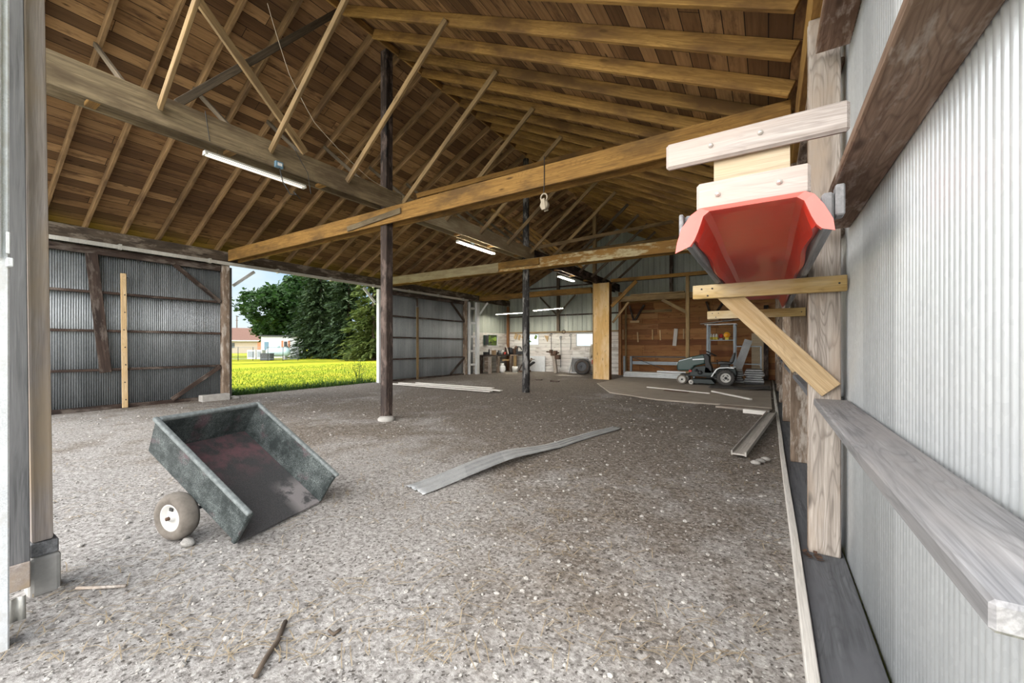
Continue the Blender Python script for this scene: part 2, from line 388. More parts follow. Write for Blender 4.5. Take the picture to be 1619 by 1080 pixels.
def mk_floor():
    t = NT('gravel_dirt'); c = t.co()
    big = t.noise(t.vmul(c, (.45, .3, 1)), 1, 5, .6, .6); mid = t.noise(c, 2.2, 6, .7); fine = t.noise(c, 26, 6, .75)
    vo = t.voro(c, 34, 'F1', 'Color'); bw = t.new('ShaderNodeRGBToBW'); t.L(vo, bw.inputs[0])
    vo2 = t.voro(c, 85, 'F1', 'Color'); bw2 = t.new('ShaderNodeRGBToBW'); t.L(vo2, bw2.inputs[0])
    brown = t.ramp(fine, [(.33, (.06, .049, .039)), (.5, (.185, .157, .131)), (.70, (.38, .345, .31))])
    grey = t.ramp(fine, [(.30, (.105, .095, .087)), (.47, (.28, .262, .246)), (.70, (.53, .51, .487))])
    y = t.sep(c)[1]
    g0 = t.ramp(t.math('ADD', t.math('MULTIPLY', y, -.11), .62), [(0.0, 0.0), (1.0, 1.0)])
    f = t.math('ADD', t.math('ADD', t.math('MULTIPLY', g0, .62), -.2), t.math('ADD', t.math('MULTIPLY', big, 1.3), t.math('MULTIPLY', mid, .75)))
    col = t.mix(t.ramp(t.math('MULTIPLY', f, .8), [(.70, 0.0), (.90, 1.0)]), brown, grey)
    col = t.mix(t.ramp(bw.outputs[0], [(.80, 0.0), (.95, .55)]), col, (.44, .42, .395))
    col = t.mix(t.ramp(bw2.outputs[0], [(.80, 0.0), (.92, .6)]), col, (.54, .52, .49))
    col = t.mix(t.ramp(bw2.outputs[0], [(.12, .8), (.26, 0.0)]), col, (.045, .037, .03))
    h = t.math('ADD', t.math('MULTIPLY', fine, .8), t.math('ADD', t.math('MULTIPLY', bw.outputs[0], .5), t.math('MULTIPLY', bw2.outputs[0], .35)))
    t.bump(h, .7, .022)
    return t.fin(col, .95, 0, .15)
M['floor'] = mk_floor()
M['stone'] = wood('stone_chips', (.26, .245, .225), (.46, .44, .41), knots=0)
M['straw'] = plain('dry_straw', (.36, .29, .19), .9, 0, .5, (.16, .12, .08))

def mk_lawn():
    t = NT('lawn_turf'); c = t.co()
    a = t.noise(c, .35, 5, .6); b = t.noise(c, 2.5, 6, .7); d = t.noise(t.vmul(c, (1, 1, 1)), 14, 5, .75)
    col = t.mix(t.ramp(a, [(.38, 0.0), (.62, 1.0)]), (.22, .25, .009), (.34, .285, .02))
    col = t.mix(t.ramp(b, [(.45, 0.0), (.65, .8)]), col, (.155, .215, .009))
    col = t.mix(t.ramp(d, [(.5, 0.0), (.68, .65)]), col, (.13, .19, .012))
    t.bump(d, .6, .03)
    return t.fin(col, .9, 0, .1)
M['lawn'] = mk_lawn()
def leafmat(name, a, b, trans=.35):
    t = NT(name); c = t.co(); n = t.noise(c, 1.3, 5, .7)
    col = t.ramp(n, [(.35, a), (.68, b)])
    t.fin(col, .65, 0, .3)
    tr = t.new('ShaderNodeBsdfTranslucent'); t.L(col, tr.inputs[0])
    mx = t.new('ShaderNodeMixShader'); mx.inputs[0].default_value = trans
    t.L(t.b.outputs[0], mx.inputs[1]); t.L(tr.outputs[0], mx.inputs[2]); t.L(mx.outputs[0], t.out.inputs[0])
    return t.m
M['maple'] = leafmat('maple_leaves', (.012, .034, .008), (.035, .085, .016))
M['spruce'] = leafmat('spruce_needles', (.012, .028, .010), (.045, .075, .024), .2)
M['spruce_light'] = leafmat('spruce_pale_needles', (.035, .065, .012), (.14, .17, .04), .3)
M['grassblade'] = leafmat('grass_blades', (.075, .145, .009), (.20, .245, .014), .4)
M['weed'] = leafmat('weed_leaves', (.02, .05, .01), (.06, .12, .02), .3)
def mk_glass():
    t = NT('dusty_glass'); c = t.co(); n = t.noise(c, 9, 5)
    tr = t.new('ShaderNodeBsdfTransparent'); tr.inputs[0].default_value = (.93, .95, .94, 1)
    t.fin((.75, .77, .75), .3)
    mx = t.new('ShaderNodeMixShader'); t.L(t.ramp(n, [(.4, .02), (.8, .08)]), mx.inputs[0])
    t.L(tr.outputs[0], mx.inputs[1]); t.L(t.b.outputs[0], mx.inputs[2]); t.L(mx.outputs[0], t.out.inputs[0])
    return t.m
M['glass'] = mk_glass()

# ------------------------------------------------------------------ main dimensions
XL, XR, YB = -12.3, .44, 19.0          # left wall, right wall, back wall
RX, RZ, SL = -6.05, 7.15, .5           # ridge position, underside of the boarding at the ridge, roof slope
def roofz(x): return RZ - SL * abs(x - RX)
def fz(x, y):
    n = noise.noise(Vector((x * .55, y * .55, 0))) * .022 + noise.noise(Vector((x * 2.3, y * 2.3, 3))) * .010
    e = min(1.0, max(0.0, (x + 12.6) / .8)) * min(1.0, max(0.0, (.1 - x) / .3))
    return .0022 * max(0, y) + n * e

# ------------------------------------------------------------------ the setting
def setting(o, label=None, cat=None):
    o['kind'] = 'structure'
    if label: o['label'] = label; o['category'] = cat
    return o

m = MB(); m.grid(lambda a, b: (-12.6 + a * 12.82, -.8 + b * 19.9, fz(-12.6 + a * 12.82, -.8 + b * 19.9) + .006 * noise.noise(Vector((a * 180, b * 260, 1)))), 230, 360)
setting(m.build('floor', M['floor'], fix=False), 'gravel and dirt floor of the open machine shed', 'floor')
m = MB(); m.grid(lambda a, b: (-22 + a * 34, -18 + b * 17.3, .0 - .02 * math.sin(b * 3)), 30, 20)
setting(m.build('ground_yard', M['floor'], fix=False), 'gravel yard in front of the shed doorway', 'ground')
m = MB(); m.grid(lambda a, b: (-170 + a * 240, -60 + b * 240, -.07), 24, 24)
setting(m.build('lawn', M['lawn'], fix=False), 'sunlit yellow green lawn outside the left doorway', 'lawn')

# roof boarding
for nm, x0, x1 in (('ceiling_left', RX, -12.85), ('ceiling_right', RX, .75)):
    z0, z1 = roofz(x0), roofz(x1); m = MB()
    m.hexa([(x0, .25, z0), (x1, .25, z1), (x1, 19.15, z1), (x0, 19.15, z0), (x0, .25, z0 + .03), (x1, .25, z1 + .03), (x1, 19.15, z1 + .03), (x0, 19.15, z0 + .03)])
    setting(m.build(nm, M['deck']), 'bare plank roof boarding on the %s slope' % ('left' if 'left' in nm else 'right'), 'ceiling')

def corrugated(x_or_y, a0, a1, z0, z1fn, along, amp=.009, pitch=.038, seg=6, nz=2):
    """corrugated sheet standing up; along 'y' = in plane x const, 'x' = in plane y const"""
    n = int((a1 - a0) / pitch * seg) + 1; m = MB(); vs = []
    for i in range(n):
        a = a0 + (a1 - a0) * i / (n - 1); o = amp * math.sin(2 * math.pi * a / pitch)
        zt = z1fn(a) if callable(z1fn) else z1fn
        for j in range(nz):
            z = z0 + (zt - z0) * j / (nz - 1)
            vs.append((x_or_y + o, a, z) if along == 'y' else (a, x_or_y + o, z))
    fs = [(i * nz + j, (i + 1) * nz + j, (i + 1) * nz + j + 1, i * nz + j + 1) for i in range(n - 1) for j in range(nz - 1)]
    m.add(vs, fs, True); return m
def ribbed(x_or_y, a0, a1, z0, z1fn, along, pitch=.25):
    """flat pan sheet with raised narrow ribs"""
    m = MB(); pts = []; a = a0
    while a < a1:
        pts += [(a, 0), (min(a + pitch - .05, a1), 0), (min(a + pitch - .035, a1), .016), (min(a + pitch - .015, a1), .016)]; a += pitch
    pts.append((a1, 0)); vs = []
    for a, o in pts:
        zt = z1fn(a) if callable(z1fn) else z1fn
        for z in (z0, zt): vs.append((x_or_y - o if along == 'y' else a, a if along == 'y' else x_or_y - o, z))
    m.add(vs, [(i * 2, i * 2 + 2, i * 2 + 3, i * 2 + 1) for i in range(len(pts) - 1)]); return m

setting(corrugated(XR, 1.2, YB, -.05, 4.0, 'y').build('wall_right', M['galv_right_lit'], solid=.0015, fix=False), 'bright corrugated metal wall along the right side', 'wall')
w = setting(corrugated(XL - .03, .5, 5.06, .02, 3.62, 'y').build('wall_left', M['galv_left_shaded'], solid=.0015, fix=False), 'shaded corrugated metal wall nearest on the left side', 'wall')
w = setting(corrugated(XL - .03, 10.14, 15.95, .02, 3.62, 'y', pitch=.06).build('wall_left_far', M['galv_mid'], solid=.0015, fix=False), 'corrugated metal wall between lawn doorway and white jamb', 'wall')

def holed(u0, u1, z0, z1, holes, P, t0, t1):
    us = sorted({u0, u1, *[h[0] for h in holes], *[h[1] for h in holes]}); zs = sorted({z0, z1, *[h[2] for h in holes], *[h[3] for h in holes]})
    m = MB()
    for i in range(len(us) - 1):
        for j in range(len(zs) - 1):
            cu, cz = (us[i] + us[i + 1]) / 2, (zs[j] + zs[j + 1]) / 2
            if any(h[0] < cu < h[1] and h[2] < cz < h[3] for h in holes): continue
            m.hexa([P(us[i], t0, zs[j]), P(us[i + 1], t0, zs[j]), P(us[i + 1], t1, zs[j]), P(us[i], t1, zs[j]), P(us[i], t0, zs[j + 1]), P(us[i + 1], t0, zs[j + 1]), P(us[i + 1], t1, zs[j + 1]), P(us[i], t1, zs[j + 1])])
    return m
# back wall: white boards below, ribbed sheets above up to the gable
hb = [(-11.15, -10.35, 1.48, 2.0), (-8.15, -7.05, 1.42, 1.99)]
setting(holed(-12.35, -5.9, -.02, 2.08, hb, lambda u, t, z: (u, t, z), YB, YB + .04).build('wall_back', M['wainscot']), 'white board lower wall behind the workbench and tyre', 'wall')
setting(ribbed(YB + .02, -12.35, .5, 2.08, lambda a: roofz(a) - .01, 'x').build('wall_gable', M['galv_back'], solid=.001, fix=False), 'grey green ribbed metal filling the back gable', 'wall')
hl = [(17.15, 18.0, 1.42, 1.98)]
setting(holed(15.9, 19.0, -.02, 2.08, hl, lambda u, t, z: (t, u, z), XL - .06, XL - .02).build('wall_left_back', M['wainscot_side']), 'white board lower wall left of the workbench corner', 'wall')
setting(ribbed(XL - .04, 15.2, 19.0, 2.08, 3.62, 'y').build('wall_left_upper', M['galv_back'], solid=.001, fix=False), 'grey green metal above the workbench corner on the left', 'wall')
m = MB(); m.box(-5.9, .42, YB - .04, YB + .0, -.02, 3.45)
setting(m.build('wall_wood', M['woodwall']), 'red brown horizontal board wall behind the tractor', 'wall')

# windows
def window(n, P, u0, u1, z0, z1, label):
    o = MB()
    fr = MB()
    for a in ((u0 - .04, u1 + .04, z0 - .04, z0), (u0 - .04, u1 + .04, z1, z1 + .04), (u0 - .04, u0, z0, z1), (u1, u1 + .04, z0, z1)):
        c = [(a[0], a[2]), (a[1], a[2]), (a[1], a[3]), (a[0], a[3])]
        fr.hexa([P(c[0][0], 0, c[0][1]), P(c[1][0], 0, c[1][1]), P(c[1][0], .06, c[1][1]), P(c[0][0], .06, c[0][1]), P(c[3][0], 0, c[3][1]), P(c[2][0], 0, c[2][1]), P(c[2][0], .06, c[2][1]), P(c[3][0], .06, c[3][1])])
    f = fr.build('window_%d' % n, M['white_wood']); setting(f, label, 'window')
    g = MB(); g.hexa([P(u0, .025, z0), P(u1, .025, z0), P(u1, .03, z0), P(u0, .03, z0), P(u0, .025, z1), P(u1, .025, z1), P(u1, .03, z1), P(u0, .03, z1)])
    g.build('pane', M['glass'], f)
window(1, lambda u, t, z: (XL + .0 - t, u, z), *hl[0], 'small window in left wall above the workbench, green foliage outside')
window(2, lambda u, t, z: (u, YB - .015 + t, z), *hb[0], 'small bright window just right of the dark round pole')
window(3, lambda u, t, z: (u, YB - .015 + t, z), *hb[1], 'wide glaring window above the spare tyre')

# ------------------------------------------------------------------ roof timbers
FRONT, MID, BACK = 5.17, 10.35, 16.0
def where(y):
    k1, k2 = (y - FRONT) / .61, (y - MID) / .61
    if y < FRONT: return '%s before the front tie beam' % ORD[max(1, int((FRONT - y) / .61) + 1)]
    if y < MID: return '%s beyond the front tie beam' % ORD[int((y - FRONT) / .61) + 1]
    return '%s beyond the middle tie beam' % ORD[min(18, int((y - MID) / .61) + 1)]
NOR = Vector((SL, 0, 1)).normalized()
ys = [.59 + .61 * k for k in range(31)]
for y in ys:
    for side in (-1, 1):
        if side > 0 and y < 1.0: continue
        x0 = RX + side * .03; x1 = -12.5 if side < 0 else .2
        d = .081 / math.cos(math.atan(SL))
        p = Vector((x0, y, roofz(x0) - d - .002)); q = Vector((x1, y, roofz(x1) - d - .002))
        o = beam('rafter', p, q, .05, .155, M['rafter_shaded'] if side < 0 else M['rafter'], wob=.002)
        tag(o, '%s slope rafter, %s' % ('left' if side < 0 else 'right', where(y)), 'rafter', 'rafters of the %s roof slope' % ('left' if side < 0 else 'right'))
o = beam('ridge_board', (RX, .4, RZ - .075), (RX, 19, RZ - .075), .035, .13, M['rafter']); tag(o, 'thin ridge board running along the roof peak', 'ridge board')

def tie(name, y, x0, x1, z0, z1, mats, label, th=.045, gapw=.185, parts=('front_plank', 'rear_plank')):
    r = empty(name, ((x0 + x1) / 2, y, z0)); tag(r, label, 'beam')
    bpy.context.view_layer.update()
    for k, (s, nm) in enumerate(zip((-1, 1), parts)):
        yy = y + s * (gapw / 2 + th / 2)
        o = beam(nm, (x0, yy, (z0 + z1) / 2), (x1, yy, (z0 + z1) / 2), th, z1 - z0, mats[k], wob=.003)
        o.parent = r; o.matrix_parent_inverse = r.matrix_world.inverted()
    return r
def sub(o, r):
    bpy.context.view_layer.update(); o.parent = r; o.matrix_parent_inverse = r.matrix_world.inverted(); return o
t1 = tie('tie_beam', FRONT, -12.05, .2, 3.64, 3.93, (M['beam'], M['beam']), 'large golden double plank tie beam crossing at the front post')
sub(beam('splice_plate', (-7.0, FRONT - .16, 3.70), (-5.5, FRONT - .16, 3.80), .03, .10, M['beam_grey']), t1)
t2 = tie('tie_beam', MID, -12.05, .2, 3.64, 3.93, (M['beam_peeling'], M['beam']), 'peeling pale tie beam crossing at the round pole', gapw=.25)
sub(beam('limed_plank', (-12.05, MID - .195, 3.785), (-6.9, MID - .195, 3.785), .03, .27, M['beam_pale']), t2)
sub(beam('splice_plate', (-6.9, MID - .20, 3.81), (-5.5, MID - .20, 3.81), .035, .19, M['beam']), t2)
t3 = tie('tie_beam', BACK + .1, -12.0, -6.2, 3.62, 3.85, (M['beam'], M['beam']), 'golden tie beam ending at the tall plywood panel', gapw=.16)
# long double beam lying on the tie beams below the ridge
for (y0, y1, mt, lb) in ((.75, 5.42, 'beam_grey', 'grey brown girder along the ridge line, nearest bay'), (5.44, 10.60, 'beam_pale', 'pale grey girder along the ridge line, middle bay'), (10.62, 18.9, 'creosote', 'dark girder along the ridge line, farthest bay')):
    r = empty('ridge_girder', (-6.1, (y0 + y1) / 2, 3.94)); tag(r, lb, 'beam'); bpy.context.view_layer.update()
    for s, nm in ((-1, 'outer_plank'), (1, 'inner_plank')):
        sub(beam(nm, (-6.05 + s * .12, y0, 4.12), (-6.05 + s * .12, y1, 4.12), .045, .34, M[mt], wob=.003), r)
    for yy in [y0 + .5 + 1.3 * k for k in range(int((y1 - y0 - .5) / 1.3) + 1)]:
        if min(abs(yy - q_) for q_ in (FRONT, MID, BACK)) < .2: continue
        sub(beam('spacer_block', (-6.05 - .095, yy, 3.975), (-6.05 + .095, yy, 3.975), .09, .045, M['beam']), r)
# eave plates
o = beam('eave_plate', (-12.18, .4, 3.745), (-12.18, 19, 3.745), .09, .30, M['plate'], wob=.004); tag(o, 'dark eave beam carrying rafters along the left wall', 'beam')
o = beam('eave_plate', (.285, .9, 3.72), (.285, 19, 3.72), .09, .30, M['rafter'], wob=.004); tag(o, 'brown eave beam carrying rafters along the right wall', 'beam')
r = empty('door_track', (-12.07, 7, 3.56)); tag(r, 'pale sliding door track under the left eave beam', 'track'); bpy.context.view_layer.update()
m = MB(); m.box(-12.125, -12.06, .5, 15.2, 3.545, 3.60); m.box(-12.06, -12.045, .5, 15.2, 3.53, 3.615); sub(m.build('rail', M['track']), r)
for k in range(9):
    m = MB(); yk = 1.2 + k * 1.7; m.box(-12.133, -12.03, yk, yk + .05, 3.52, 3.64); sub(m.build('hanger', M['track']), r)

# web braces from the girder up to both slopes
for k, y in enumerate([.59 + .61 * (2 * i) + .61 * 0 for i in range(15)]):
    yy = ys[min(2 * k, 30)] - .05
    for side in (-1, 1):
        yb = yy
        if side > 0:
            x0, x1 = -6.05 + .17, -3.72
        else:
            x0, x1 = -6.05 - .17, -8.4
        z0, z1 = 4.12, roofz(x1) - .12
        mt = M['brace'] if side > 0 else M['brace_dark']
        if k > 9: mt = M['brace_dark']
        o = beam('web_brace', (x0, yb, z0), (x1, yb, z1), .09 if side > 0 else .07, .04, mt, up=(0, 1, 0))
        tag(o, 'slanting brace from girder to %s rafters, %s' % ('right' if side > 0 else 'left', where(yb)), 'brace', 'web braces below the %s slope' % ('right' if side > 0 else 'left'))
# braces in the ridge line plane and long wind braces
o = beam('ridge_brace', (-5.98, 4.1, 6.9), (-5.98, 1.96, 4.31), .09, .045, M['brace_dark'], up=(1, 0, 0)); tag(o, 'long black edged diagonal rising from girder to ridge', 'brace')
o = beam('ridge_brace', (-5.9, 3.5, 4.31), (-5.9, 1.2, 6.55), .11, .045, M['brace'], up=(1, 0, 0)); tag(o, 'brown diagonal crossing the black edged ridge brace', 'brace')
o = beam('wind_brace', (-5.86, 5.75, 4.36), (-2.8, 7.8, 5.36), .04, .09, M['beam']); tag(o, 'thin golden brace rising above the front tie beam', 'brace')
o = beam('wind_brace', (-5.86, 10.7, 4.36), (-2.4, 12.9, 5.15), .04, .10, M['brace']); tag(o, 'upper of two thin braces right of the round pole', 'brace')
o = beam('wind_brace', (-5.86, 11.9, 4.36), (-2.2, 14.2, 5.0), .04, .10, M['brace']); tag(o, 'lower of two thin braces right of the round pole', 'brace')
for k, y in enumerate((11.2, 12.4, 13.6)):
    o = beam('cross_tie', (-7.9, y, roofz(-7.9) - .2), (-5.9, y + .9, 4.32), .04, .09, M['rafter'])
    tag(o, 'short pale brace dropping to the far girder, %s behind the pole' % ORD[k + 1], 'brace', 'short braces behind the pole')

# ------------------------------------------------------------------ posts
r = empty('centre_post', (-6.05, FRONT, 0)); tag(r, 'square dark centre post standing in the open floor', 'post'); bpy.context.view_layer.update()
sub(beam('shaft', (-6.05, FRONT, .03), (-6.05, FRONT, 6.92), .165, .165, M['creosote'], up=(1, 0, 0), wob=.004, bevel=.012), r)
m = MB(); m.lathe([(0, -.05), (.15, -.05), (.16, .02), (.12, .06), (.0, .07)], (-5.98, FRONT - .07, .03), n=10); sub(m.build('concrete_footing', M['concrete']), r)
r = empty('round_pole', (-6.05, MID, 0)); tag(r, 'round tarred pole standing behind the square centre post', 'post'); bpy.context.view_layer.update()
m = MB(); m.tube([(0, 0, -.03), (.004, 0, 1.2), (-.003, 0, 2.6), (.003, 0, 4.2), (0, 0, 6.92)], [.115, .11, .105, .097, .085], 18); o = m.build('shaft', M['pole'], r)
r = empty('far_post', (-6.05, BACK, 0)); tag(r, 'pale post rising to the ridge above the plywood panel', 'post'); bpy.context.view_layer.update()
sub(beam('shaft', (-6.05, BACK - .02, 0), (-6.05, BACK - .02, 6.92), .14, .14, M['brace'], up=(1, 0, 0)), r)
r = empty('plywood_cladding', (-5.73, 15.88, 0)); tag(r, 'tall orange plywood panel on the far post, knots and screws showing', 'panel'); bpy.context.view_layer.update()
m = MB(); m.box(-6.06, -5.40, 15.86, 15.885, .03, 3.96); sub(m.build('sheet', M['osb']), r)
m = MB(); m.box(-5.47, -5.41, 15.885, 16.2, .03, 3.94); sub(m.build('side_stud', M['red_brown']), r)
for k in range(12):
    m = MB(); m.lathe([(0, -.006), (.012, -.006), (.012, .0), (0, .0)], (-5.95 + .42 * (k % 2), 15.856, .3 + .3 * k), 'y', 8); sub(m.build('screw', M['steel_dark']), r)

# right wall posts, girts, sill
rpost = [3.34, 5.84, 8.9, 11.8, 14.7, 17.5]
rl = ['thick bleached post with big knot, nearest on the right wall', 'brown stained second post on the right wall', 'third post along the right wall', 'fourth post along the right wall, beside the boards', 'fifth post along the right wall, by the tractor', 'last right wall post before the wood wall']
for k, y in enumerate(rpost):
    r = empty('wall_post', (.315, y + .07, 0)); tag(r, rl[k], 'post', 'posts along the right wall'); bpy.context.view_layer.update()
    mt = M['weather'] if k in (0,) else M['weather_brown']
    sub(beam('front_plank', (.315, y + .022, .025), (.315, y + .022, 3.57), .17, .044, mt, up=(0, 1, 0), bevel=.006), r)
    sub(beam('rear_plank', (.315, y + .069, .025), (.315, y + .069, 3.57), .175, .044, M['weather_brown'], up=(0, 1, 0), bevel=.006), r)
gz = [(1.04, 'waist height'), (2.16, 'head height'), (3.30, 'topmost')]
ed = [.80] + rpost + [18.9]
bay = ['near the doorway', 'in the second bay', 'in the third bay', 'in the fourth bay', 'in the fifth bay', 'in the sixth bay', 'in the last bay']
for i in range(len(ed) - 1):
    y0 = ed[i] + (.10 if i else 0); y1 = ed[i + 1] - (.09 if i == 0 else .01)
    for gk, (z, nm) in enumerate(gz):
        mt = M['girt_right'] if gk == 0 else M['girt_brown']
        if i > 0: mt = M['greyblue'] if gk == 0 else M['weather_brown']
        xw = .25 if gk == 0 else .255
        o = beam('wall_girt', (xw + .0875, y0, z), (xw + .0875, y1, z), .175, .045, mt, wob=.004 if i == 0 else .002, bevel=.006)
        tag(o, '%s board flat against the right metal wall %s' % (nm, bay[i]), 'girt', 'girts of the right wall')
o = beam('sill_plank', (.305, .7, .0), (.305, 18.9, .0), .235, .05, M['greyblue'], wob=.003); tag(o, 'dark grey sill plank lying along the foot of right wall', 'sill')
o = beam('curb_board', (.155, .7, .0), (.155, 18.8, .0), .045, .13, M['white_lumber'], wob=.005); tag(o, 'whitish curb board standing between gravel and sill', 'board')
for y, x in ((3.29, .255), (1.2, .35)):
    pass
m = MB()
for k in range(14):
    a = random.uniform(0, 6.28); c = Vector((.235 + random.uniform(-.03, .05), 3.27 + random.uniform(-.05, .03), .035 + .02 * random.random())); s_ = random.uniform(.012, .03)
    d = Vector((math.cos(a), math.sin(a), random.uniform(-.4, .4))) * s_; e = Vector((-math.sin(a), math.cos(a), .3)) * s_ * .6
    m.add([c - d, c + e, c + d, c - e], [(0, 1, 2, 3)])
o = m.build('dry_leaves', M['rust'], fix=False, solid=.002); tag(o, 'small heap of dry leaves at the foot of first post', 'leaves', kind='stuff')

# left wall framing
lg = [(.88, 'lowest'), (1.73, 'middle'), (2.56, 'upper')]
for (y0, y1, wh) in ((.55, 4.93, 'nearest wall on the left'), (10.25, 15.1, 'left wall beyond the lawn doorway')):
    for z, nm in lg:
        o = beam('wall_girt', (XL + .04, y0, z), (XL + .04, y1, z), .09, .055, M['girt'], wob=.006); tag(o, '%s dark rail across the %s' % (nm, wh), 'girt')
    o = beam('wall_lintel', (XL + .05, y0, 3.45), (XL + .05, y1, 3.45), .08, .15, M['girt'], wob=.004); tag(o, 'dark top rail of the %s' % wh, 'girt')
    o = beam('wall_sole', (XL + .03, y0, .05), (XL + .03, y1, .05), .09, .10, M['girt'], wob=.012); tag(o, 'rotten bottom plank of the %s' % wh, 'plank')
    o = beam('corner_brace', (XL + .11, y1 - .02, 2.55), (XL + .11, y1 - 1.0, 3.38), .04, .10, M['girt']); tag(o, 'upper slanting corner brace on the %s' % wh, 'brace')
    o = beam('corner_brace', (XL + .11, y1 - .02, .86), (XL + .11, y1 - 1.05, .10), .04, .10, M['girt']); tag(o, 'lower slanting corner brace on the %s' % wh, 'brace')
o = beam('leaning_stud', (XL + .115, 2.50, 3.38), (XL + .115, 2.72, .82), .04, .19, M['girt'], up=(0, 1, 0)); tag(o, 'wide dark stud leaning on the nearest left wall', 'stud')
r = empty('batten', (XL + .13, 3.05, .02)); tag(r, 'fresh yellow batten standing on the nearest left wall', 'batten'); bpy.context.view_layer.update()
sub(beam('strip', (XL + .14, 3.03, .02), (XL + .14, 3.0, 3.02), .035, .095, M['fresh'], up=(0, 1, 0)), r)
for k in range(8):
    m = MB(); m.lathe([(0, 0), (.013, 0), (.013, .006), (0, .008)], (XL + .158, 3.03 + random.uniform(-.03, .03), .2 + k * .39), 'x', 8); sub(m.build('nail_head', M['steel_dark']), r)
o = beam('batten', (XL + .12, 12.0, .02), (XL + .12, 12.0, 3.0), .035, .11, M['brace'], up=(0, 1, 0)); tag(o, 'tan batten standing on left wall beyond the doorway', 'batten')
o = beam('stud', (XL + .1, 12.0, 3.02), (XL + .1, 12.0, 3.37), .03, .09, M['girt'], up=(0, 1, 0)); tag(o, 'short dark stud above the tan batten', 'stud')
# jambs of the lawn doorway
for (y, lb, mt) in ((5.03, 'dark weathered jamb post left of the lawn doorway', 'weather_brown'), (15.15, 'dark wooden post beside the white jamb', 'weather_brown')):
    o = beam('jamb_post', (XL + .08, y, .0), (XL + .08, y, 3.58), .16, .16, M[mt], up=(1, 0, 0), bevel=.008); tag(o, lb, 'post')
o = beam('jamb_board', (XL - .03, 5.17, .0), (XL - .03, 5.17, 3.52), .05, .12, M['grey'], up=(0, 1, 0)); tag(o, 'grey outer jamb board at left edge of the lawn', 'board')
o = beam('jamb_post', (XL + .02, 10.17, .0), (XL + .02, 10.17, 3.52), .20, .14, M['white_wood'], up=(1, 0, 0), bevel=.006); tag(o, 'white painted jamb post right of the lawn doorway', 'post')
o = beam('knee_brace', (XL - .03, 9.98, 3.02), (XL - .03, 9.48, 3.5), .05, .09, M['white_wood']); tag(o, 'white knee brace in right upper corner of lawn doorway', 'brace')
o = beam('knee_brace', (XL - .12, 5.3, 3.05), (XL - .12, 5.85, 3.52), .05, .08, M['white_wood']); tag(o, 'pale knee brace in left upper corner of lawn doorway', 'brace')
m = MB(); m.box(-12.0, -11.78, 4.35, 4.97, .0, .17); o = m.build('concrete_block', M['concrete'], bevel=.015, seg=2); tag(o, 'concrete block lying at foot of the dark jamb post', 'block')
m = MB(); m.lathe([(0, -.05), (.14, -.05), (.13, .05), (0, .08)], (-12.02, 5.16, .0), n=9); o = m.build('stone', M['concrete']); tag(o, 'stone at foot of the left lawn doorway jamb', 'stone')
# white framed jamb / ladder like door edge farther back
r = empty('white_door_frame', (-12.1, 15.5, 0)); tag(r, 'white painted frame standing out beyond the left wall', 'frame'); bpy.context.view_layer.update()
sub(beam('upright', (-12.1, 15.32, .0), (-12.1, 15.32, 3.5), .12, .06, M['white_wood'], up=(0, 1, 0)), r)
sub(beam('upright', (-11.94, 15.74, .0), (-11.94, 15.74, 3.5), .12, .22, M['white_wood'], up=(0, 1, 0)), r)
for z in (.5, 1.15, 1.85, 2.5, 3.2): sub(beam('rung', (-12.05, 15.36, z), (-11.97, 15.63, z), .05, .10, M['white_wood']), r)
sub(beam('knee_brace', (-11.93, 15.88, 2.9), (-11.5, 16.0, 3.5), .05, .08, M['white_wood']), r)

# rear bay frame (beams over the tractor)
o = beam('cross_beam', (-5.38, BACK, 4.04), (-.05, BACK, 4.04), .045, .13, M['beam']); tag(o, 'upper long beam above the tractor bay', 'beam')
o = beam('cross_beam', (-5.38, BACK + .12, 3.28), (-2.57, BACK + .12, 3.28), .06, .21, M['brace']); tag(o, 'lower pale beam left of the tractor bay post', 'beam')
o = beam('cross_beam', (-2.43, BACK + .12, 3.28), (.2, BACK + .12, 3.28), .06, .21, M['brace']); tag(o, 'lower pale beam right of the tractor bay post', 'beam')
o = beam('bay_post', (-2.5, BACK + .1, .03), (-2.5, BACK + .1, 3.98), .12, .12, M['brace'], up=(1, 0, 0)); tag(o, 'slim pale post standing behind the tractor hood', 'post')
o = beam('loose_board', (-4.6, BACK + .12, 3.415), (-2.6, BACK + .12, 3.415), .14, .045, M['brace']); tag(o, 'short pale board lying on the lower pale beam', 'board')
o = beam('bay_brace', (-5.36, BACK + .03, 3.0), (-4.35, BACK + .03, 3.95), .035, .14, M['beam']); tag(o, 'golden brace from plywood panel up to upper beam', 'brace')
o = beam('bay_brace', (-5.36, BACK + .18, 2.35), (-4.7, BACK + .18, 3.16), .035, .09, M['brace']); tag(o, 'thin brace from plywood panel up to lower beam', 'brace')
o = beam('bay_brace', (-3.4, BACK + .06, 3.16), (-2.55, BACK + .06, 2.65), .035, .12, M['brace']); tag(o, 'pale brace from lower beam down to slim post', 'brace')
o = beam('ledger', (-5.85, 18.92, 3.55), (.2, 18.92, 3.55), .06, .28, M['beam']); tag(o, 'wide golden ledger along the top of the wood wall', 'ledger')
o = beam('ledger', (-5.0, 18.93, 2.98), (-3.6, 18.93, 2.98), .05, .12, M['brace']); tag(o, 'short tan ledger strip on the wood wall', 'ledger')
o = beam('corner_post', (-5.83, 18.7, 0), (-5.83, 18.7, 3.9), .12, .14, M['red_brown'], up=(1, 0, 0)); tag(o, 'red brown post at left end of the wood wall', 'post')
o = beam('corner_post', (-5.62, 18.88, 0), (-5.62, 18.88, 3.4), .06, .08, M['brace'], up=(1, 0, 0)); tag(o, 'slim tan upright beside the red brown post', 'post')
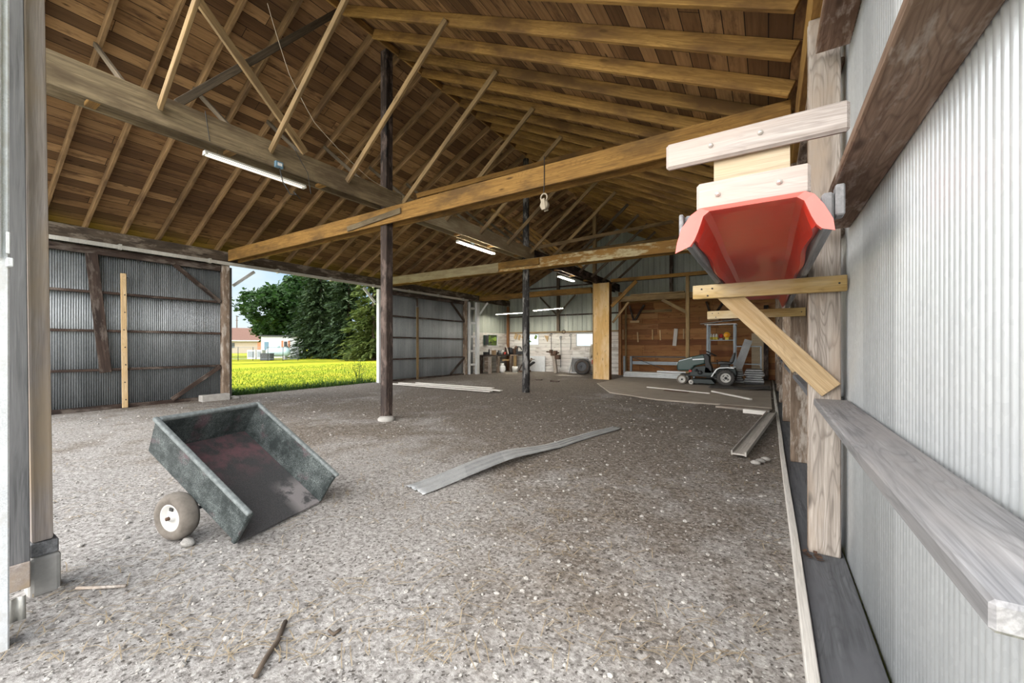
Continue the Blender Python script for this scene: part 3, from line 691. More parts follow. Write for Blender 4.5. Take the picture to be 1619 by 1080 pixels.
# gable framing
for z, lb in ((2.12, 'ledge rail on top of the white boards'), (2.98, 'dark rail crossing the back gable above lamps'), (4.45, 'highest dark rail on the back gable')):
    w_ = 12.2 if z < 2.5 else 12.2
    x1 = -6.0 if z < 3.5 else -1.3
    x0 = -12.2 if z < 4 else -10.8
    o = beam('gable_rail', (x0, 18.93, z), (x1, 18.93, z), .09, .06, M['girt'] if z > 2.5 else M['brace']); tag(o, lb, 'rail')
for x, z0, z1, lb in ((-9.1, 2.16, 5.3, 'left dark stud on the back gable'), (-3.6, 3.72, 5.7, 'right dark stud on the back gable'), (-1.5, 3.72, 4.7, 'rightmost short stud on the back gable')):
    o = beam('gable_stud', (x, 18.84, z0), (x, 18.84, z1), .09, .14, M['girt'] if z0 > 3 else M['brace_dark'], up=(1, 0, 0)); tag(o, lb, 'stud')
o = beam('corner_stud', (-12.2, 18.9, .0), (-12.2, 18.9, 3.58), .12, .12, M['red_brown'], up=(1, 0, 0)); tag(o, 'brown corner post above the workbench', 'post')
for s, lb in ((-1, 'left arm of the V brace on back gable stud'), (1, 'right arm of the V brace on back gable stud')):
    o = beam('gable_brace', (-9.1 + s * .06, 18.74, 3.02), (-9.1 + s * 1.0, 18.74, 3.95), .035, .08, M['brace_dark']); tag(o, lb, 'brace')

# ------------------------------------------------------------------ near left door post
r = empty('door_post', (-3.5, .5, 0)); tag(r, 'near left doorway post of pale wood on a concrete pad', 'post'); bpy.context.view_layer.update()
m = MB(); m.hexa([(-3.62, .472, .30), (-3.45, .472, .30), (-3.45, .556, .30), (-3.62, .556, .30), (-3.62, .427, 4.6), (-3.45, .427, 4.6), (-3.45, .511, 4.6), (-3.62, .511, 4.6)]); sub(m.build('post', M['post_near'], bevel=.012, seg=2), r)
m = MB(); m.box(-3.60, -3.44, .462, .585, -.02, .22); sub(m.build('concrete_pad', M['concrete'], bevel=.02, seg=2), r)
m = MB(); m.box(-3.60, -3.442, .467, .575, .222, .298); sub(m.build('wood_packer', M['grey'], bevel=.006), r)
o = beam('jamb_plank', (-3.41, .405, .10), (-3.41, .372, 4.5), .11, .075, M['grey'], up=(1, 0, 0)); tag(o, 'dark grey plank between white trim and near left post', 'plank')
o = beam('jamb_plank', (-3.364, .415, .10), (-3.364, .415, .24), .085, .014, M['post_near'], up=(1, 0, 0)); tag(o, 'short orange brown plank end low beside near left post', 'plank')
r = empty('door_trim', (-2.97, .27, 0)); tag(r, 'white painted door trim at the left picture edge', 'trim'); bpy.context.view_layer.update()
m = MB(); m.box(-3.06, -2.94, .16, .338, -.02, 4.2); sub(m.build('trim_board', M['white_wood'], bevel=.006), r)
m = MB(); m.box(-2.938, -2.915, .16, .312, 1.80, 4.2); sub(m.build('trim_cap', M['white_wood'], bevel=.005), r)
m = MB(); m.box(-2.94, -2.90, .325, .345, 1.76, 1.80); m.box(-2.94, -2.92, .325, .338, 1.82, 1.92); sub(m.build('latch_tab', M['white_wood'], bevel=.003), r)
o = corrugated(-3.20, .20, .42, -.01, .13, 'y', .006, .04).build('metal_offcut', M['track'], solid=.002, fix=False); tag(o, 'corrugated metal offcut low beside the white door trim', 'offcut')
# near right white corner trim
m = MB(); m.box(.428, .4295, .9, 1.19, -.05, 1.0); m = MB(); m.box(.437, .475, .93, 1.19, -.05, 4.0); o = m.build('corner_trim', M['white_wood'], bevel=.005); tag(o, 'white corner trim at the right picture edge', 'trim')
for yk, zk in ((.0, 0),): pass

# ------------------------------------------------------------------ wall brackets and the red slide
def bracket(y, x0, x1, zt, bz, label, brace_w=.13, bo=.19):
    r = empty('wall_bracket', (.3, y, zt - .1)); tag(r, label, 'bracket'); bpy.context.view_layer.update()
    sub(beam('arm', (x0, y, zt - .05), (x1, y, zt - .05), .04, .10, M['fresh_yellow'], bevel=.004), r)
    b = MB(); 
    d = (Vector((x1 - .06, 0, bz)) - Vector((x0 + .22, 0, zt - .04))); dn = d.normalized(); nn = Vector((dn.z, 0, -dn.x)) * brace_w / 2
    sub(beam('diagonal', (x0 + bo, y + .043, zt - .035), (x1 - .075, y + .043, bz), .04, brace_w, M['fresh'], bevel=.003), r)
    for sx, sz in ((.06, -.03), (.13, -.03), (.10, -.08), (x1 - x0 - .04, -.05)):
        s = MB(); s.lathe([(0, -.004), (.006, -.004), (.006, 0), (0, 0)], (x0 + sx, y - .021, zt + sz), 'y', 8); sub(s.build('screw', M['steel_dark']), r)
    return r
bracket(3.27, -.47, .42, 1.845, 1.115, 'nearest pine bracket holding up the red slide')
bracket(5.77, -.66, .37, 1.845, 1.115, 'farther pine bracket holding up the red slide', .12, .5)
r = empty('play_slide', (-.06, 3.9, 1.85)); tag(r, 'red plastic slide stored upside down on wall brackets', 'slide'); bpy.context.view_layer.update()
lip = [(-.352, 1.815), (-.345, 1.86), (-.325, 1.925), (-.285, 1.978), (-.250, 2.0), (.122, 2.0), (.150, 1.984), (.180, 1.94), (.208, 1.88), (.214, 1.835)]
chn = [(-.285, 1.866), (-.268, 1.852), (-.256, 1.885), (-.238, 1.965), (-.212, 1.985), (.095, 1.985), (.120, 1.965), (.140, 1.885), (.150, 1.852), (.168, 1.866)]
inn = [(-.292, 1.842), (-.275, 1.87), (-.262, 1.90), (-.240, 1.966), (-.214, 1.986), (.097, 1.986), (.122, 1.966), (.146, 1.90), (.160, 1.87), (.176, 1.85)]
secs = [(1.935, lip), (1.938, inn), (1.955, inn)]
n_s = 44
for i in range(n_s):
    y = 2.0 + (5.95 - 2.0) * i / (n_s - 1); w_ = .016 * math.sin((y - 2.0) * 5.2) * max(0, 1 - abs(y - 2.6) / 1.6)
    flare = .012 * math.sin((y - 2.0) * 9) * max(0, 1 - (y - 2.0) / 1.3)
    q = []
    for k, (x, z) in enumerate(chn):
        s = -1 if x < -.05 else 1
        ed_ = k < 3 or k > 6
        q.append((x + (s * flare if ed_ else 0), max(1.852, z + (w_ + .016 if ed_ else w_ * .5))))
    secs.append((y, q))
m = MB(); vs = [(x, y, z) for y, sct in secs for x, z in sct]; n = len(lip)
m.add(vs, [(i * n + k, i * n + k + 1, (i + 1) * n + k + 1, (i + 1) * n + k) for i in range(len(secs) - 1) for k in range(n - 1)], False)
o = sub(m.build('chute', M['slide'], solid=.009), r)
sub(beam('side_rail', (-.305, 2.0, 1.925), (-.305, 6.0, 1.925), .038, .145, M['grey'], bevel=.008), r)
sub(beam('side_rail', (.199, 2.0, 1.93), (.199, 6.0, 1.93), .038, .145, M['grey'], bevel=.008), r)
sub(beam('rail_cap', (-.335, 1.975, 1.95), (-.335, 2.02, 1.95), .018, .10, M['grey']), r)
sub(beam('rail_cap', (.236, 1.99, 1.965), (.236, 2.06, 1.965), .03, .12, M['grey'], bevel=.005), r)
def tiltboard(nm, x0, x1, y, z0, z1, th, mt, rise=0.0):
    return sub(beam(nm, (x0, y, (z0 + z1) / 2 - rise), (x1, y, (z0 + z1) / 2 + rise), th, z1 - z0, M[mt], bevel=.012), r)
tiltboard('top_board', -.443, .292, 2.20, 2.305, 2.435, .036, 'board_pale')
tiltboard('lower_board', -.278, .148, 2.045, 2.018, 2.145, .036, 'board_pale')
m = MB(); m.box(-.225, .085, 2.222, 2.238, 2.0, 2.40); sub(m.build('end_panel', M['ply']), r)
for bx, by, bz_ in ((-.19, 2.02, 2.08), (.04, 2.02, 2.085), (-.235, 2.175, 2.375), (-.03, 2.175, 2.38)):
    m = MB(); m.lathe([(0, -.007), (.006, -.006), (.011, 0), (.011, .006)], (bx, by, bz_), 'y', 12); sub(m.build('carriage_bolt', M['brass']), r)

# ------------------------------------------------------------------ tipped dump cart
def cart():
    ex = Vector((-.963 * .835, -.268 * .835, .551)).normalized(); e = Vector((-.267, .963, 0)).normalized()
    ey = -e; ez = ex.cross(ey).normalized()
    r = empty('dump_cart', (-3.136, 1.35, .012)); tag(r, 'black plastic dump cart tipped forward onto the gravel', 'cart')
    r.matrix_world = Matrix(((ex.x, ey.x, ez.x, -3.136), (ex.y, ey.y, ez.y, 1.35), (ex.z, ey.z, ez.z, .03), (0, 0, 0, 1)))
    L, W, Hh, fl = 1.04, .80, .29, .03
    def wall(y0, y1, s):    # side wall
        m = MB(); yo0, yo1 = y0, y0 + s * fl; t = .022
        m.hexa([(0, yo0, 0), (L, yo0, 0), (L, yo0 - s * t, 0), (0, yo0 - s * t, 0), (-.01, yo1, Hh), (L + .03, yo1, Hh), (L + .03, yo1 - s * t, Hh), (-.01, yo1 - s * t, Hh)])
        return m
    m = wall(0, 0, 1); m2 = wall(-W, 0, -1)
    for x in m2.f: pass
    m.add(m2.v, m2.f)
    m.hexa([(L - .02, -W, 0), (L, -W, 0), (L, 0, 0), (L - .02, 0, 0), (L + .01, -W - fl, Hh), (L + .032, -W - fl, Hh), (L + .032, fl, Hh), (L + .01, fl, Hh)])
    m.build('tub_walls', M['tub'], r, bevel=.008, seg=2)
    m = MB(); m.box(-.015, L - .02, -W + .02, -.02, -.012, .012); m.build('tub_floor', M['tub_floor'], r, bevel=.004)
    rim = MB(); a, b = .022, .046
    rim.box(-.015, L + .045, fl - .024, fl + .014, Hh - a, Hh + .008)
    rim.build('left_rim', M['tub_rim'], r, bevel=.01, seg=2)
    rim = MB(); rim.box(-.015, L + .045, -W - fl - .014, -W - fl + .024, Hh - a, Hh + .008); rim.build('right_rim', M['tub_rim'], r, bevel=.01, seg=2)
    rim = MB(); rim.box(L + .003, L + .043, -W - fl + .025, fl - .025, Hh - a, Hh + .008); rim.build('rear_rim', M['tub_rim'], r, bevel=.01, seg=2)
    fr = MB()
    for s in (.0, -W):
        fr = MB(); fr.box(-.012, .025, s - .018 + (.01 if s else 0), s + .018, 0, Hh - a); fr.build('front_post', M['tub'], r, bevel=.006)
    rb = MB(); rb.box(.12, .95, -.14, -.10, -.05, -.014); rb.build('under_rail', M['greendark'], r, bevel=.006)
    rb = MB(); rb.box(.12, .95, -W + .10, -W + .14, -.05, -.014); rb.build('under_rail', M['greendark'], r, bevel=.006)
    wc = r.matrix_world.inverted() @ Vector((-3.60, 1.187, .178))
    for s, yy in ((1, .045), (-1, -W - .06)):
        c = (wc.x, yy, wc.z)
        w = MB(); R, w2 = .165, .062
        w.lathe([(.095, -w2 * .8), (.12, -w2), (.148, -w2 * .92), (R, -w2 * .45), (R + .002, 0), (R, w2 * .45), (.148, w2 * .92), (.12, w2), (.095, w2 * .8)], c, 'y', 36)
        tire = w.build('tyre', M['rubber_mud'], r)
        h = MB(); h.lathe([(.0, s * .052), (.022, s * .055), (.026, s * .032), (.07, s * .030), (.086, s * .05), (.099, s * .05), (.099, -s * .04), (.0, -s * .04)], c, 'y', 28); rimo = h.build('wheel_rim', M['rim'], r)
        h = MB(); h.lathe([(0, s * .075), (.012, s * .072), (.014, s * .05), (0, s * .05)], c, 'y', 12); h.build('axle_nut', M['rust'], r)
        h = MB(); h.bar((c[0] + .05, yy + s * .034, c[2] + .035), (c[0] + .02, yy + s * .036, c[2] + .05), .022, .008, (0, 1, 0)); h.build('valve_stem', M['rubber'], r)
    ax = MB(); ax.tube([(wc.x, .0, wc.z), (wc.x, -W, wc.z)], .014, 8); ax.build('axle', M['steel_dark'], r)
    for yy in (-.06, -W + .06):
        st = MB(); st.bar((wc.x, yy, wc.z - .02), (wc.x, yy, -.05), .03, .012, (0, 1, 0)); st.build('axle_bracket', M['steel_dark'], r)
cart()
m = MB(); m.lathe([(0, -.03), (.05, -.025), (.06, .0), (.04, .03), (0, .035)], (0, 0, 0), n=9); o = m.build('loose_stone', M['stone']); o.location = (-3.42, 1.18, .03); o.scale = (1.1, .7, .7); tag(o, 'pale stone lying in front of the cart wheel', 'stone')

# ------------------------------------------------------------------ warped strip and loose boards on the floor
def strip():
    A, B = Vector((-2.87, 2.78, 0)), Vector((-2.13, 6.62, 0)); d = (B - A).normalized(); s = Vector((d.y, -d.x, 0)); L = (B - A).length
    def fn(u, v):
        y = u * L; bow = .16 * math.sin(math.pi * u) * (1 if True else 0) - .12 * math.sin(2 * math.pi * u)
        w = (v - .5) * (.30 - .12 * u); rib = .012 * (1 if (abs(v - .32) < .05 or abs(v - .66) < .05) else 0) + (.0 if .06 < v < .94 else -.008)
        p = A + d * y + s * (w + .28 * (bow - .0) * -.6)
        z = .02 + .09 * max(0, math.sin(math.pi * min(1, u / .62))) ** 2 * (1 - .3 * v) + .03 * max(0, u - .8) + rib
        return (p.x, p.y, fz(p.x, p.y) + z)
    m = MB(); m.grid(fn, 60, 31)
    o = m.build('metal_strip', M['sheet'], solid=.003, fix=False); tag(o, 'long bent grey metal strip lying on the gravel', 'strip')
strip()
for k in range(4):
    y = 9.75 + k * .17; x0 = -11.3 + .25 * k; x1 = -6.85 + [.0, .25, -.1, -.35][k]
    o = beam('white_board', (x0, y + .1, .06 + .03 * (k % 2)), (x1, y - .05 + .1 * (k > 1), .06 + .03 * (k % 2)), .15, .024, M['white_lumber']); tag(o, '%s of the white boards lying left of the round pole' % ['nearest', 'second nearest', 'third nearest', 'farthest'][k], 'board', 'white boards on the floor')
m = MB(); m.prism([(-3.9, 11.5), (-2.4, 10.6), (.08, 10.45), (.08, 18.9), (-5.3, 18.9), (-5.2, 14)], 'z', -.03, .058); o = m.build('floor_slab', M['concrete_slab'], bevel=.01); setting(o, 'dusty raised slab under the tractor', 'slab')
for (p, q, w_, t_, mt, lb) in (
    ((-3.25, 13.2, .09), (-1.35, 12.35, .09), .05, .03, 'white_lumber', 'long pale stick lying across the slab before the tractor'),
    ((-1.35, 12.9, .10), (-.35, 11.55, .09), .07, .04, 'white_lumber', 'pale stick at the right end of the slab'),
    ((-2.6, 12.6, .085), (-1.9, 12.35, .085), .1, .02, 'rust', 'rust brown scrap board on the slab'),
    ((-.95, 10.2, .05), (.03, 10.0, .05), .35, .04, 'weather', 'wide weathered plank at the edge of the slab'),
    ((-.42, 9.62, .06), (.02, 9.52, .06), .13, .09, 'white_lumber', 'short pale block by the curb board')):
    o = beam('loose_board', p, q, w_, t_, M[mt]); tag(o, lb, 'board')
r = empty('channel_plank', (-.05, 8, .05)); tag(r, 'long grey grooved plank leaning toward the right curb', 'plank'); bpy.context.view_layer.update()
pA, pB = Vector((-.305, 5.72, .06)), Vector((.06, 9.3, .10))
sub(beam('web', pA, pB, .14, .02, M['pale_grey'], bevel=.003), r)
dd = (pB - pA).normalized(); ss = Vector((dd.y, -dd.x, 0))
for s in (-1, 1): sub(beam('flange', pA + ss * s * .075 + Vector((0, 0, .012)), pB + ss * s * .075 + Vector((0, 0, .012)), .02, .06, M['pale_grey'], bevel=.003), r)
for k in range(3):
    m = MB(); m.lathe([(0, -.03), (.05, -.02), (.055, .01), (.03, .035), (0, .04)], (0, 0, 0), n=8); o = m.build('loose_stone', M['stone']); o.location = (-.12 + .05 * k, 5.55 + .12 * k, .03); o.scale = (1, .8, .7); tag(o, ['pale stone beside the end of the grooved plank', 'middle stone beside the grooved plank end', 'stone between grooved plank and curb'][k], 'stone')
r = empty('twig', (-1.6, 1.2, .02)); tag(r, 'curved dry twig on gravel at bottom of picture', 'twig')
def fl(u, v, z=0.0):
    d = (H - z) * F / (v - HY); p = far(u, d, z); p.z = fz(p.x, p.y) + z; return p
def sticks(name, pts, rad, label, mt):
    m = MB(); P = [fl(u, v) + Vector((0, 0, rad + .004)) for u, v in pts]; m.tube(P, rad, 6); o = m.build(name, M[mt]); return tag(o, label, 'stick')
bpy.data.objects.remove(r)
sticks('twig', [(452, 990), (440, 1020), (420, 1050), (405, 1078)], .012, 'brown twig on the gravel at lower left', 'branch')
sticks('twig', [(122, 936), (160, 934), (200, 931)], .009, 'pale stick on gravel near the left post', 'weather')
sticks('twig', [(540, 1000), (528, 1008), (521, 1002)], .008, 'small curled stick in the gravel, lower left centre', 'branch')

# ------------------------------------------------------------------ loose stones and straw (uncountable)
def scatter_stones():
    m = MB(); ico = bmesh.new(); bmesh.ops.create_icosphere(ico, subdivisions=1, radius=1)
    iv = [v.co.copy() for v in ico.verts]; idx = {v: i for i, v in enumerate(ico.verts)}; fi = [tuple(v.index for v in f.verts) for f in ico.faces]
    for k in range(3600):
        d = 1.4 + 9.5 * random.random() ** 2.1; u = random.uniform(-60, 1290); p = far(u, d)
        if p.x > .1 or p.x < -12 or p.y < -.5: continue
        s = min(.024, .0035 + .013 * random.random() ** 4 + .0007 * d)
        q = Matrix.Rotation(random.uniform(0, 6.3), 3, 'Z') @ Matrix.Diagonal((s * random.uniform(.8, 1.5), s, s * random.uniform(.45, .8)))
        z = fz(p.x, p.y) + s * .25
        m.add([q @ (v * random.uniform(.8, 1.15)) + Vector((p.x, p.y, z)) for v in iv], fi)
    ico.free()
    o = m.build('gravel_stones', M['stone'], fix=False); tag(o, 'pale gravel stones scattered over the shed floor', 'gravel', kind='stuff')
scatter_stones()
def scatter_straw():
    m = MB()
    for k in range(2600):
        d = 1.8 + 9.5 * random.random() ** 1.6; u = random.uniform(0, 1290); p = far(u, d)
        if p.x > .1 or p.x < -12 or p.y < -.3: continue
        w0, w1 = p.x + 3.136, p.y - 1.35
        if -.05 < -.963 * w0 - .268 * w1 < .95 and -.1 < -.267 * w0 + .963 * w1 < .9: continue
        if noise.noise(Vector((p.x * .9, p.y * .9, 9))) < -.12: continue
        a = random.uniform(0, 6.28); L = random.uniform(.02, .09); w = .0012 + .0004 * d
        t = Vector((math.cos(a), math.sin(a), 0)); s = Vector((-t.y, t.x, 0)) * w; bend = s * random.uniform(-6, 6)
        z = fz(p.x, p.y) + .009
        c = Vector((p.x, p.y, z)); up = Vector((0, 0, .004 + .012 * random.random()))
        m.add([c - t * L - s, c - t * L + s, c + bend + up + s, c + bend + up - s, c + t * L + s, c + t * L - s], [(0, 3, 2, 1), (3, 5, 4, 2)])
    o = m.build('straw', M['straw'], fix=False); tag(o, 'dry straw and stalks strewn over the dirt floor', 'straw', kind='stuff')
scatter_straw()

# ------------------------------------------------------------------ fluorescent fixtures, cables, pulley
def fixture(p, q, label, hang=.12, mat='tube_far', hw=.075):
    p, q = Vector(p), Vector(q); r = empty('fluorescent_light', (p + q) / 2); tag(r, label, 'light', 'fluorescent fixtures'); bpy.context.view_layer.update()
    d = (q - p).normalized(); s = Vector((d.y, -d.x, 0))
    m = MB(); 
    for a, b in ((.0, 0),):
        m.add([p - s * hw, p - s * .03 + Vector((0, 0, .05)), p + s * .03 + Vector((0, 0, .05)), p + s * hw, q - s * hw, q - s * .03 + Vector((0, 0, .05)), q + s * .03 + Vector((0, 0, .05)), q + s * hw],
              [(0, 1, 5, 4), (1, 2, 6, 5), (2, 3, 7, 6), (0, 3, 2, 1), (4, 5, 6, 7)])
    sub(m.build('reflector', M['lamp'], solid=.004), r)
    for k in (-1, 1):
        t = MB(); t.tube([p + d * .03 + s * .032 * k + Vector((0, 0, .012)), q - d * .03 + s * .032 * k + Vector((0, 0, .012))], .013, 8); sub(t.build('tube', M[mat]), r)
    for e in (p + d * .15, q - d * .15):
        t = MB(); t.tube([e + Vector((0, 0, .05)), e + Vector((0, 0, .05 + hang))], .003, 5); sub(t.build('hanging_wire', M['wire']), r)
    return r
fixture((-6.12, 2.28, 3.86), (-6.12, 3.62, 3.86), 'long fluorescent fixture under the nearest girder', .06, 'tube_near', .045)
fixture((-6.12, 7.3, 3.82), (-6.12, 8.8, 3.82), 'fluorescent fixture under the pale middle girder', .08, 'tube_mid', .045)
fixture((-6.08, 12.6, 3.78), (-6.08, 13.9, 3.78), 'fluorescent fixture under the dark far girder', .1, 'tube_bay', .045)
fixture((-11.9, 17.3, 3.02), (-11.0, 17.2, 3.05), 'left of two fixtures hanging before the corner', .5)
fixture((-11.2, 16.6, 2.96), (-9.9, 16.9, 3.0), 'right of two fixtures hanging before the corner', .6)
fixture((-9.6, 17.1, 3.1), (-8.1, 17.3, 3.16), 'fluorescent fixture hanging right of the round pole', .5)
r = empty('junction_box', (-6.26, 3.0, 4.06)); 
r.location = (-5.885, 3.1, 4.0); tag(r, 'blue white electrical box on the nearest girder', 'electrical box'); bpy.context.view_layer.update()
m = MB(); m.box(-5.903, -5.855, 3.04, 3.15, 3.93, 4.02); sub(m.build('box_body', M['blue'], bevel=.006), r)
m = MB(); m.box(-5.853, -5.846, 3.065, 3.125, 3.955, 3.995); sub(m.build('cover_plate', M['whitepaint']), r)
m = MB(); m.tube([(-5.87, 3.10, 3.93), (-5.86, 3.14, 3.75), (-5.85, 3.24, 3.60), (-5.86, 3.34, 3.62), (-5.87, 3.30, 3.66), (-5.86, 3.4, 3.58)], .008, 6); sub(m.build('plug_lead', M['wire']), r)
def cable(pts, rad, label, mt='wire'):
    m = MB(); P = [Vector(p) for p in pts]; Q = []
    for i in range(len(P) - 1):
        for k in range(5):
            t = k / 5; p = P[i].lerp(P[i + 1], t); p.z -= .12 * (P[i + 1] - P[i]).length * t * (1 - t); Q.append(p)
    Q.append(P[-1]); m.tube(Q, rad, 5); o = m.build('cable', M[mt]); return tag(o, label, 'cable')
cable([(-5.87, 2.2, 4.3), (-5.87, 2.25, 3.95)], .005, 'short dark cable over the nearest girder')
cable([(-5.86, 3.3, 4.31), (-5.84, 3.5, 4.0), (-5.84, 3.55, 3.7)], .005, 'dark cable drooping from nearest girder beside the box')
cable([(-5.8, 2.9, 6.1), (-5.8, 3.2, 5.3), (-5.83, 3.6, 4.8), (-5.83, 4.6, 4.3), (-5.83, 5.0, 4.25)], .005, 'pale thin wire sagging across the nearest roof bay', 'rope')
cable([(-6.19, 6.0, 4.28), (-6.19, 7.2, 4.15), (-6.19, 8.6, 4.1), (-6.19, 10.0, 4.15)], .008, 'dark cable draped along the pale middle girder')
cable([(-7.6, 16.5, 4.0), (-7.6, 16.5, 2.5)], .006, 'white pull cord hanging before the back gable', 'rope')
r = empty('junction_box', (-5.87, 8.2, 4.05)); tag(r, 'small pale electrical box on the middle girder', 'electrical box'); bpy.context.view_layer.update()
m = MB(); m.box(-6.245, -6.196, 7.95, 8.08, 3.95, 4.05); sub(m.build('box_body', M['blue'], bevel=.006), r)
r = empty('pulley', (-2.64, 5.0, 3.4)); tag(r, 'grey rope pulley hanging below the front tie beam', 'pulley'); bpy.context.view_layer.update()
m = MB(); m.tube([(-2.64, 5.025, 4.05), (-2.64, 5.018, 3.62), (-2.645, 5.015, 3.52)], .006, 6); sub(m.build('rope', M['wire']), r)
m = MB(); m.tube([(-2.64 + .05 * math.cos(a), 5.015, 3.47 + .055 * math.sin(a)) for a in [k * .524 for k in range(12)]], .011, 6, closed=True); sub(m.build('ring', M['rope']), r)
m = MB(); m.lathe([(0, -.035), (.05, -.035), (.065, -.02), (.05, 0), (.065, .02), (.05, .035), (0, .035)], (-2.63, 5.015, 3.36), 'y', 18); o = sub(m.build('sheave', M['rope']), r); o.scale = (1, 1, 1)
m = MB(); m.bar((-2.64, 4.972, 3.44), (-2.625, 4.972, 3.29), .01, .06, (1, 0, 0)); m.bar((-2.64, 5.058, 3.44), (-2.625, 5.058, 3.29), .01, .06, (1, 0, 0)); sub(m.build('cheek_plate', M['rope']), r)

# ------------------------------------------------------------------ lawn tractor
def tractor():
    r = empty('lawn_tractor', (-2.72, 15.12, .062)); tag(r, 'dark green lawn tractor parked before the wood wall', 'tractor')
    def wheel(cx, cy, R, w2, rr, s, spokes, mt='rubber'):
        wh = empty('wheel', (cx, cy, R)); wh.parent = r
        t = MB(); t.lathe([(rr, -w2 * .8), (R * .82, -w2), (R * .95, -w2 * .8), (R, -w2 * .3), (R, w2 * .3), (R * .95, w2 * .8), (R * .82, w2), (rr, w2 * .8)], (0, 0, 0), 'y', 36)
        if spokes:
            for k in range(22):
                a = 2 * math.pi * k / 22
                for q in (-1, 1):
                    p = Vector((math.cos(a) * R, q * w2 * .15, math.sin(a) * R)); p2 = Vector((math.cos(a + .12) * R * .97, q * w2 * .95, math.sin(a + .12) * R * .97))
                    t.bar(p, p2, .02, .02, (math.cos(a), 0, math.sin(a)))
        t.build('tyre', M[mt], wh)
        h = MB(); h.lathe([(rr * .26, -w2 * .95), (rr * .28, -w2 * .55), (rr * .72, -w2 * .4), (rr * .85, -w2 * .85), (rr, -w2 * .9), (rr, w2 * .8), (0, w2 * .8)], (0, 0, 0), 'y', 32); h.build('wheel_rim', M['rim'], wh)
        h = MB(); h.lathe([(0, -w2 * 1.05), (rr * .24, -w2 * 1.02), (rr * .26, -w2 * .6), (0, -w2 * .6)], (0, 0, 0), 'y', 14); h.build('hub_cap', M['steel_dark'], wh)
        if spokes:
            h = MB()
            for k in range(4):
                a0 = k * math.pi / 2 + .5
                h.tube([(math.cos(a0 + b * .16) * rr * .58, -w2 * .52, math.sin(a0 + b * .16) * rr * .58) for b in range(6)], .013, 6)
            h.build('rim_slots', M['steel_dark'], wh)
    for y in (0.06, .80):
        wheel(.18, y, .17, .06, .115, 1, False, 'rubber_mud' if y < .5 else 'rubber')
        wheel(1.54, y + (.02 if y < .5 else -.02), .275, .11, .155, 1, True)
    y0, y1 = .19, .67
    hood = MB(); hp = [(.0, .46), (-.01, .70), (.02, .79), (.14, .87), (.5, .975), (.80, 1.05), (.89, 1.02), (.90, .72), (.56, .63), (.44, .47)]
    hood.prism(hp, 'y', y0, y1); hood.build('hood', M['green'], r, bevel=.045, seg=4)
    m = MB(); m.prism([(.50, .845), (.87, .875), (.87, .905), (.50, .875)], 'y', y0 - .004, y0 + .01); m.build('side_stripe', M['silver'], r)
    m = MB(); m.prism([(.06, .80), (.48, .92), (.48, .935), (.06, .815)], 'y', y0 - .003, y0 + .01); m.build('hood_crease', M['silver'], r)
    m = MB(); m.box(-.025, .03, y0 + .05, y1 - .05, .50, .66); m.build('grille', M['black'], r, bevel=.01)
    for y in (.25, .55):
        m = MB(); m.box(-.022, .03, y, y + .1, .68, .76); m.build('headlight', M['silver'], r, bevel=.015, seg=2)
    m = MB(); m.prism([(.80, 1.035), (.93, 1.07), (1.02, .98), (1.02, .80), (1.10, .58), (1.10, .40), (.86, .40), (.90, .7)], 'y', .20, .66); m.build('dashboard', M['black'], r, bevel=.015, seg=2)
    m = MB(); m.tube([(.94, .43, 1.0), (1.05, .43, 1.07)], .02, 10); m.build('steering_column', M['black'], r)
    c = Vector((1.06, .43, 1.075)); ax = Vector((.45, 0, .89)).normalized(); a_ = Vector((0, 1, 0)); b_ = ax.cross(a_)
    m = MB(); m.tube([c + (a_ * math.cos(k * .3142) + b_ * math.sin(k * .3142)) * .175 for k in range(20)], .014, 8, closed=True)
    for k in range(3):
        an = k * 2.094 + .5; m.bar(c, c + (a_ * math.cos(an) + b_ * math.sin(an)) * .17, .03, .012, ax)
    m.build('steering_wheel', M['black'], r)
    m = MB(); m.prism([(.40, .40), (.56, .60), (.86, .66), (1.0, .58), (1.18, .36), (1.18, .29), (.44, .29)], 'y', .20, .66); m.build('engine_side', M['greendark'], r, bevel=.01)
    m = MB(); m.prism([(.12, .36), (1.25, .30), (1.25, .24), (.12, .30)], 'y', .24, .62); m.build('frame_rail', M['black'], r, bevel=.006)
    m = MB(); m.lathe([(0, -.05), (.05, -.05), (.05, .05), (0, .05)], (.62, .17, .5), 'y', 14); m.lathe([(0, -.03), (.075, -.03), (.075, .03), (0, .03)], (.74, .175, .42), 'y', 16); m.build('engine_covers', M['steel_dark'], r)
    m = MB(); m.box(.38, .48, .165, .20, .43, .50); m.build('oil_filter', M['redpaint'], r, bevel=.012, seg=2)
    m = MB(); m.bar((.18, .10, .18), (.18, .76, .18), .06, .06); m.bar((.18, .43, .2), (.18, .43, .34), .06, .08, (1, 0, 0)); m.build('front_axle', M['steel_dark'], r)
    m = MB(); m.box(.86, 1.3, .06, .20, .30, .325); m.box(.86, 1.3, .66, .80, .30, .325); m.build('foot_rest', M['greendark'], r, bevel=.006)
    fd = MB(); arc = [(1.10, .30), (1.16, .42), (1.26, .57), (1.34, .615), (1.60, .635), (1.78, .62), (1.80, .59), (1.58, .605), (1.36, .585), (1.29, .54), (1.19, .40), (1.14, .30)]
    fd.prism(arc, 'y', -.05, .20); fd.prism(arc, 'y', .66, .91); fd.build('fender', M['silver'], r, bevel=.004)
    m = MB(); m.prism([(1.18, .30), (1.27, .55), (1.80, .60), (1.84, .36), (1.80, .28)], 'y', .20, .66); m.build('rear_body', M['greendark'], r, bevel=.012, seg=2)
    m = MB(); m.box(1.35, 1.62, .28, .58, .60, .72); m.build('seat_base', M['black'], r, bevel=.01)
